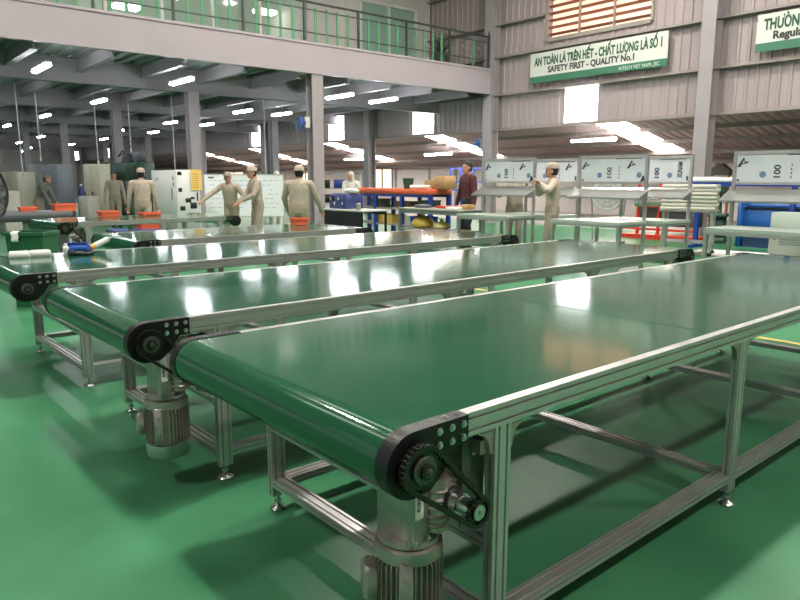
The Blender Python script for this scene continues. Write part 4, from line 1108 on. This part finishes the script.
for i in range(G):
    for j in range(G):
        u_, v_ = i/(G-1), j/(G-1)
        y_ = -a1*.8+.05-v_*.08 if v_ < .9 else -a1*.8-.028
        vs.append((-.125+.08*u_+.006*math.sin(j*2.1), min(y_,-a1*.8+.02) if v_<.3 else -a1*.8-.026-.006*math.sin(i*1.9+j), H_+.012-max(0,v_-.25)*.15+.004*math.sin(i*2.3)))
fs = [(i*G+j,i*G+j+1,(i+1)*G+j+1,(i+1)*G+j) for i in range(G-1) for j in range(G-1)]
o = m.add(vs, fs).build('sheet', PAPER, ts, smooth=180); sd = o.modifiers.new('thick','SOLIDIFY'); sd.thickness = .003

# ------------------------------------------------------------------ small things on the third conveyor
def on3(px, Y): return X(px, Y), Y
for k, (px, lab) in enumerate(((18,'white foam block on the third conveyor, left one of two'),(39,'white foam block on the third conveyor, right one of two'))):
    x, y = on3(px, 5.86); t = thing('foam_block', lab, 'foam block', (x,y,.8005), -.2+.06*k, 'foam blocks')
    MB().cbox((0,0,.025),(.145,.08,.05),b=.008).build('block', FOAM, t); MB().cbox((0,0,.051),(.1,.03,.004)).build('groove', PAPER, t)
x, y = on3(77, 5.90); t = thing('pouch', 'bright blue cloth pouch on the far edge of the third conveyor', 'pouch', (x,y,.8005), -.25)
m = MB().cbox((0,0,.045),(.19,.1,.09),b=.03); m.build('body', mat('pouch_blue',(34,86,178),.7), t); MB().cbox((0,-.03,.091),(.17,.03,.006)).build('flap', BLUEP, t)
x, y = on3(78, 5.76); t = thing('work_glove', 'black work glove lying in front of the blue pouch', 'glove', (x,y,.8005), .2)
m = MB().ball((0,0,.018),(.05,.04,.018),14,8)
for k in range(4): m.cyl((.03,-.026+.018*k,.014),(.10,-.036+.024*k,.01),.011,.008,n=8)
m.cyl((.0,-.03,.014),(.045,-.075,.012),.012,.008,n=8); m.build('palm', BLACK, t, smooth=60); MB().cyl((-.04,0,.022),(-.08,0,.027),.02,.026,n=12).build('cuff', DARKC, t)
x, y = on3(97, 5.88); t = thing('sealant_tube', 'red, yellow and white sealant tube leaning on the blue pouch', 'tube', (x,y,.8005), -.1)
dv = Vector((.9,.12,.42)).normalized(); p0 = Vector((-.09,0,.024))
MB().cyl(p0,p0+dv*.05,.024,n=18).build('red_end', RED, t); MB().cyl(p0+dv*.05,p0+dv*.08,.0242,n=18).build('yellow_band', YELLOW, t); MB().cyl(p0+dv*.08,p0+dv*.20,.024,n=18).build('white_body', FOAM, t); MB().cyl(p0+dv*.20,p0+dv*.235,.012,.006,n=12).build('nozzle', GREYP, t)
x, y = on3(65, 5.82); t = thing('small_bottle', 'small white plastic bottle left of the blue pouch', 'bottle', (x,y,.8005))
MB().lathe([(.02,0),(.023,.004),(.023,.065),(.011,.078)],(0,0,0),n=16).build('body', FOAM, t); MB().lathe([(.012,.078),(.012,.095)],(0,0,0),n=12).build('cap', PAPER, t)

# ------------------------------------------------------------------ right hand background
x, y = spot(687,12.9)
tk = thing('slab_trolley', 'trolley of bars carrying the stack of pale slabs', 'trolley', (x,y,0), .35)
for sx in (-.22,.22):
    for sy in (-.42,.42): MB().cbox((sx,sy,.45),(.045,.045,.78)).build('upright', ALU, tk); MB().cyl((sx-.015,sy,.045),(sx+.015,sy,.045),.045,n=16).build('caster', BLACK, tk)
MB().cbox((0,0,.83),(.56,1.0,.03)).build('deck', ALUD, tk); MB().cbox((0,0,.25),(.48,.9,.03)).build('lower_deck', GREYP, tk)
for k in range(7):
    t = thing('pale_slab', 'pale slab in the stack on the bar trolley, %s' % ('lowest','second from the bottom','third from the bottom','middle one','third from the top','second from the top','topmost')[k], 'slab', (x+.012*((k*3)%4-1.5),y,.845+.068*k), .35+.01*((k*5)%3-1), 'pale slabs in one stack')
    MB().cbox((0,0,.031),(.52,.96,.058),b=.008).build('panel', mat('slab_pale',(206,202,190),.6,var=.04), t); MB().cbox((0,0,.0625),(.4,.8,.004)).build('liner', PAPER, t)
rs_ = thing('roll_stand', 'long white roll lying on a blue bar stand, right background', 'stand', (14.0,0,0))
MB().cyl((0,7.25,1.40),(0,.8,1.40),.05,n=18).build('white_roll', PAPER, rs_); MB().box(-.05,.05,0.8,7.2,1.275,1.35).build('blue_bar', BLUEP, rs_)
for yy in (1.0,3.0,5.2,7.05): MB().box(-.04,.04,yy-.04,yy+.04,0,1.275).box(-.3,.3,yy-.05,yy+.05,0,.05).build('post', BLUEP, rs_)
bm_ = thing('blue_machine', 'bright blue guillotine machine behind the right hand bench', 'machine', (15.2,5.2,0))
MB().cbox((0,0,.50),(.6,2.7,.62),b=.02).build('front_plate', BLUEM, bm_); MB().cbox((.05,0,.86),(.5,2.75,.10),b=.02).build('upper_beam', BLUEM, bm_); MB().cbox((-.27,0,.815),(.1,2.6,.03)).build('dark_slot', BLACK, bm_)
for s in (-1,1): MB().cbox((0,s*1.32,.5),(.85,.1,1.0),b=.02).build('side_frame', BLUEM, bm_)
MB().cbox((0,0,.1),(.7,2.5,.2)).build('base', mat('navy_base',(44,66,110),.5), bm_); MB().cyl((-.1,-1.3,1.05),(-.1,1.3,1.05),.03,n=12).build('back_gauge_bar', STEEL, bm_)
for s in (-.6,.4): MB().cbox((-.1,s,.98),(.16,.14,.16),b=.02).build('clamp', DGREY, bm_)
x, y = spot(796,12.3); cabinet('grey green electrical cabinet in front of the blue guillotine', x, y, 0, (.5,.75,.82), mat('cabinet_grey_green',(150,160,150),.5))
x, y = spot(655,16.4)
rm_ = thing('red_frame_machine', 'machine with red posts and dark rollers behind the rear benches', 'machine', (x,y,0))
for yy in (-.05,.5): MB().cbox((0,yy,.75),(.06,.06,1.5)).build('red_post', RED, rm_)
MB().cbox((0,-.2,.05),(.6,1.9,.1)).cbox((-.3,-.2,.24),(.05,1.8,.05)).build('red_base', RED, rm_)
MB().cyl((.1,-.9,1.15),(.1,.5,1.15),.14,n=24).build('dark_roller', DGREY, rm_); MB().cyl((-.1,-.9,.85),(-.1,.5,.85),.10,n=24).build('steel_roller', STEEL, rm_); MB().cbox((.25,-.2,.55),(.3,1.5,.5),b=.03).build('gear_case', DGREY, rm_); MB().cbox((.1,-.9,1.45),(.06,1.0,.05)).build('cross_bar', WHITEP, rm_)
x, y = spot(606,15.2)
df = thing('drum_fan', 'round white drum fan seen through the middle bench', 'fan', (x,y,0), .4)
MB().lathe([(.33,-.12),(.35,-.10),(.35,.10),(.33,.12),(.31,.12),(.31,-.12)],(0,0,1.08),(1,0,0),32).build('drum', WHITEP, df)
m = MB()
for rr in (.08,.17,.26): m.tube([(-.125,rr*math.cos(2*PI*i/24),1.08+rr*math.sin(2*PI*i/24)) for i in range(25)],.006,5)
for k in range(10): a = 2*PI*k/10; m.cyl((-.125,.05*math.cos(a),1.08+.05*math.sin(a)),(-.125,.32*math.cos(a),1.08+.32*math.sin(a)),.005,n=5)
m.build('grille', GREYP, df)
m = MB()
for k in range(4):
    a = PI/2*k; m.prism([(.05,-.03),(.28,-.08),(.28,.06),(.05,.03)],(0,0,1.08),(0,math.cos(a),math.sin(a)),(.3,-math.sin(a)*.95,math.cos(a)*.95),(.005,0,0))
m.build('blade', GREYP, df); MB().lathe([(.07,-.08),(.07,.08)],(0,0,1.08),(1,0,0),18).build('motor', DGREY, df)
for s in (-1,1): MB().cyl((0,s*.37,1.08),(0,s*.3,.05),.02,n=10).build('stand_arm', GREYP, df)
MB().cbox((0,0,.03),(.5,.75,.05),b=.01).build('base', DGREY, df)
x, y = spot(716,15.4)
dp = thing('drill_press', 'dark green drill press between the slabs and the blue guillotine', 'machine', (x,y,0), .3)
MB().cbox((0,0,.06),(.45,.4,.12),b=.02).build('base', DGREEN, dp); MB().cyl((.1,0,.1),(.1,0,1.3),.05,n=16).build('column', DGREEN, dp); MB().cbox((-.05,0,.62),(.42,.4,.07),b=.01).cbox((0,0,.34),(.3,.34,.5),b=.02).build('work_table', DGREEN, dp)
MB().cbox((-.05,0,1.22),(.5,.26,.26),b=.04).build('head', DGREEN, dp); MB().cyl((-.18,0,.9),(-.18,0,1.1),.03,n=12).build('spindle', STEEL, dp); MB().cyl((-.1,.13,1.15),(-.2,.3,1.0),.012,n=8).build('lever', STEEL, dp)
x, y = spot(713,22.5)
vh = thing('extraction_hood', 'dark peaked extraction hood on copper coloured posts in the low bay', 'hood', (x,y,0), .2)
MB().prism([(-.32,0),(.32,0),(.32,.16),(.05,.38),(-.05,.38),(-.32,.16)],(0,0,1.55),(0,1,0),(0,0,1),(.5,0,0)).build('hood', mat('hood_dark',(74,70,64),.6), vh)
for yy in (-.26,.26): MB().cyl((.25,yy,0),(.25,yy,1.56),.045,n=14).build('post', mat('copper_paint',(190,120,92),.4,.3), vh)
for z in (.9,1.25): MB().cyl((.25,-.26,z),(.25,.26,z),.03,n=10).build('cross_tube', mat('copper_paint',(190,120,92),.4,.3), vh)
x, y = spot(775,13.6)
t = thing('floor_sheet', 'pale flat sheet lying on the floor beyond the nearest conveyor', 'sheet', (x-1.4,y,0), .1); MB().cbox((0,0,.012),(1.1,1.9,.024),b=.004).build('board', mat('sheet_pale',(214,208,190),.5), t); MB().cbox((.1,0,.026),(.7,1.4,.004)).build('top_sheet', PAPER, t)
struct(MB().box(6.26,6.34,-6,9.3,0,.003).build('floor_marking', mat('floor_yellow',(205,184,104),.4)), 'yellow line painted on the floor past the conveyor ends', 'floor marking')
# wall fans and conduits
def wall_fan(x, y, z, rz, label):
    t = thing('wall_fan', label, 'fan', (x,y,z), rz, 'small blue wall fans')
    MB().box(-.02,.12,-.03,.03,.0,.28).build('bracket', WHITEP, t); MB().lathe([(.05,-.02),(.06,.0),(.06,.12),(.04,.14)],(-.04,0,.12),(-1,0,0),16).build('motor', BLUEP, t)
    m = MB()
    for rr in (.06,.12,.19): m.tube([(-.2,rr*math.cos(2*PI*i/20),.10+rr*math.sin(2*PI*i/20)) for i in range(21)],.006,5)
    for k in range(8): a = 2*PI*k/8; m.tube([(-.14,.19*math.cos(a),.1+.19*math.sin(a)),(-.21,.03*math.cos(a),.1+.03*math.sin(a))],.004,4)
    m.build('guard', mat('fan_blue',(70,120,190),.5), t)
    m = MB()
    for k in range(3):
        a = 2*PI*k/3; m.prism([(.02,-.02),(.16,-.06),(.17,.03),(.02,.02)],(-.17,0,.1),(0,math.cos(a),math.sin(a)),(.3,-math.sin(a)*.95,math.cos(a)*.95),(.004,0,0))
    m.build('blade', mat('fan_blue',(70,120,190),.5), t); return t
wall_fan(9.86, 15.80, 2.75, 0, 'small blue fan on the column under the mezzanine edge')
wall_fan(16.72, 16.02, 2.45, .3, 'small blue fan on the wall column at the end of the mezzanine')
ci = 0; CL = ['left of the leftmost column','right of the leftmost column','left of the grey column by the press','near the green press','above the khaki pair','left of the white machine']
for px, Y, z0 in ((29,24.3,1.5),(48,24.3,1.95),(104,24.3,1.9),(137,24.3,2.3),(268,19.5,.0),(179,23.0,1.6)):
    x = X(px, Y); t = thing('conduit', 'thin pale vertical conduit hanging from the mezzanine, %s' % CL[ci], 'conduit', (x,Y,0), group='vertical conduits'); ci += 1
    MB().cyl((0,0,z0),(0,0,4.31),.018,n=8).build('pipe', WHITEP, t); MB().cbox((0,0,z0+.06),(.06,.06,.12),b=.01).build('outlet_box', WHITEP, t)

# ------------------------------------------------------------------ light and view
sc = bpy.context.scene
w = bpy.data.worlds.new('world'); sc.world = w; w.use_nodes = True
bg = w.node_tree.nodes['Background']; bg.inputs['Color'].default_value = (.95,.97,1,1); bg.inputs['Strength'].default_value = .3
sc.view_settings.view_transform = 'Standard'; sc.view_settings.look = 'None'; sc.view_settings.gamma = 1; sc.view_settings.use_curve_mapping = False
sc.view_settings.exposure = 0.22
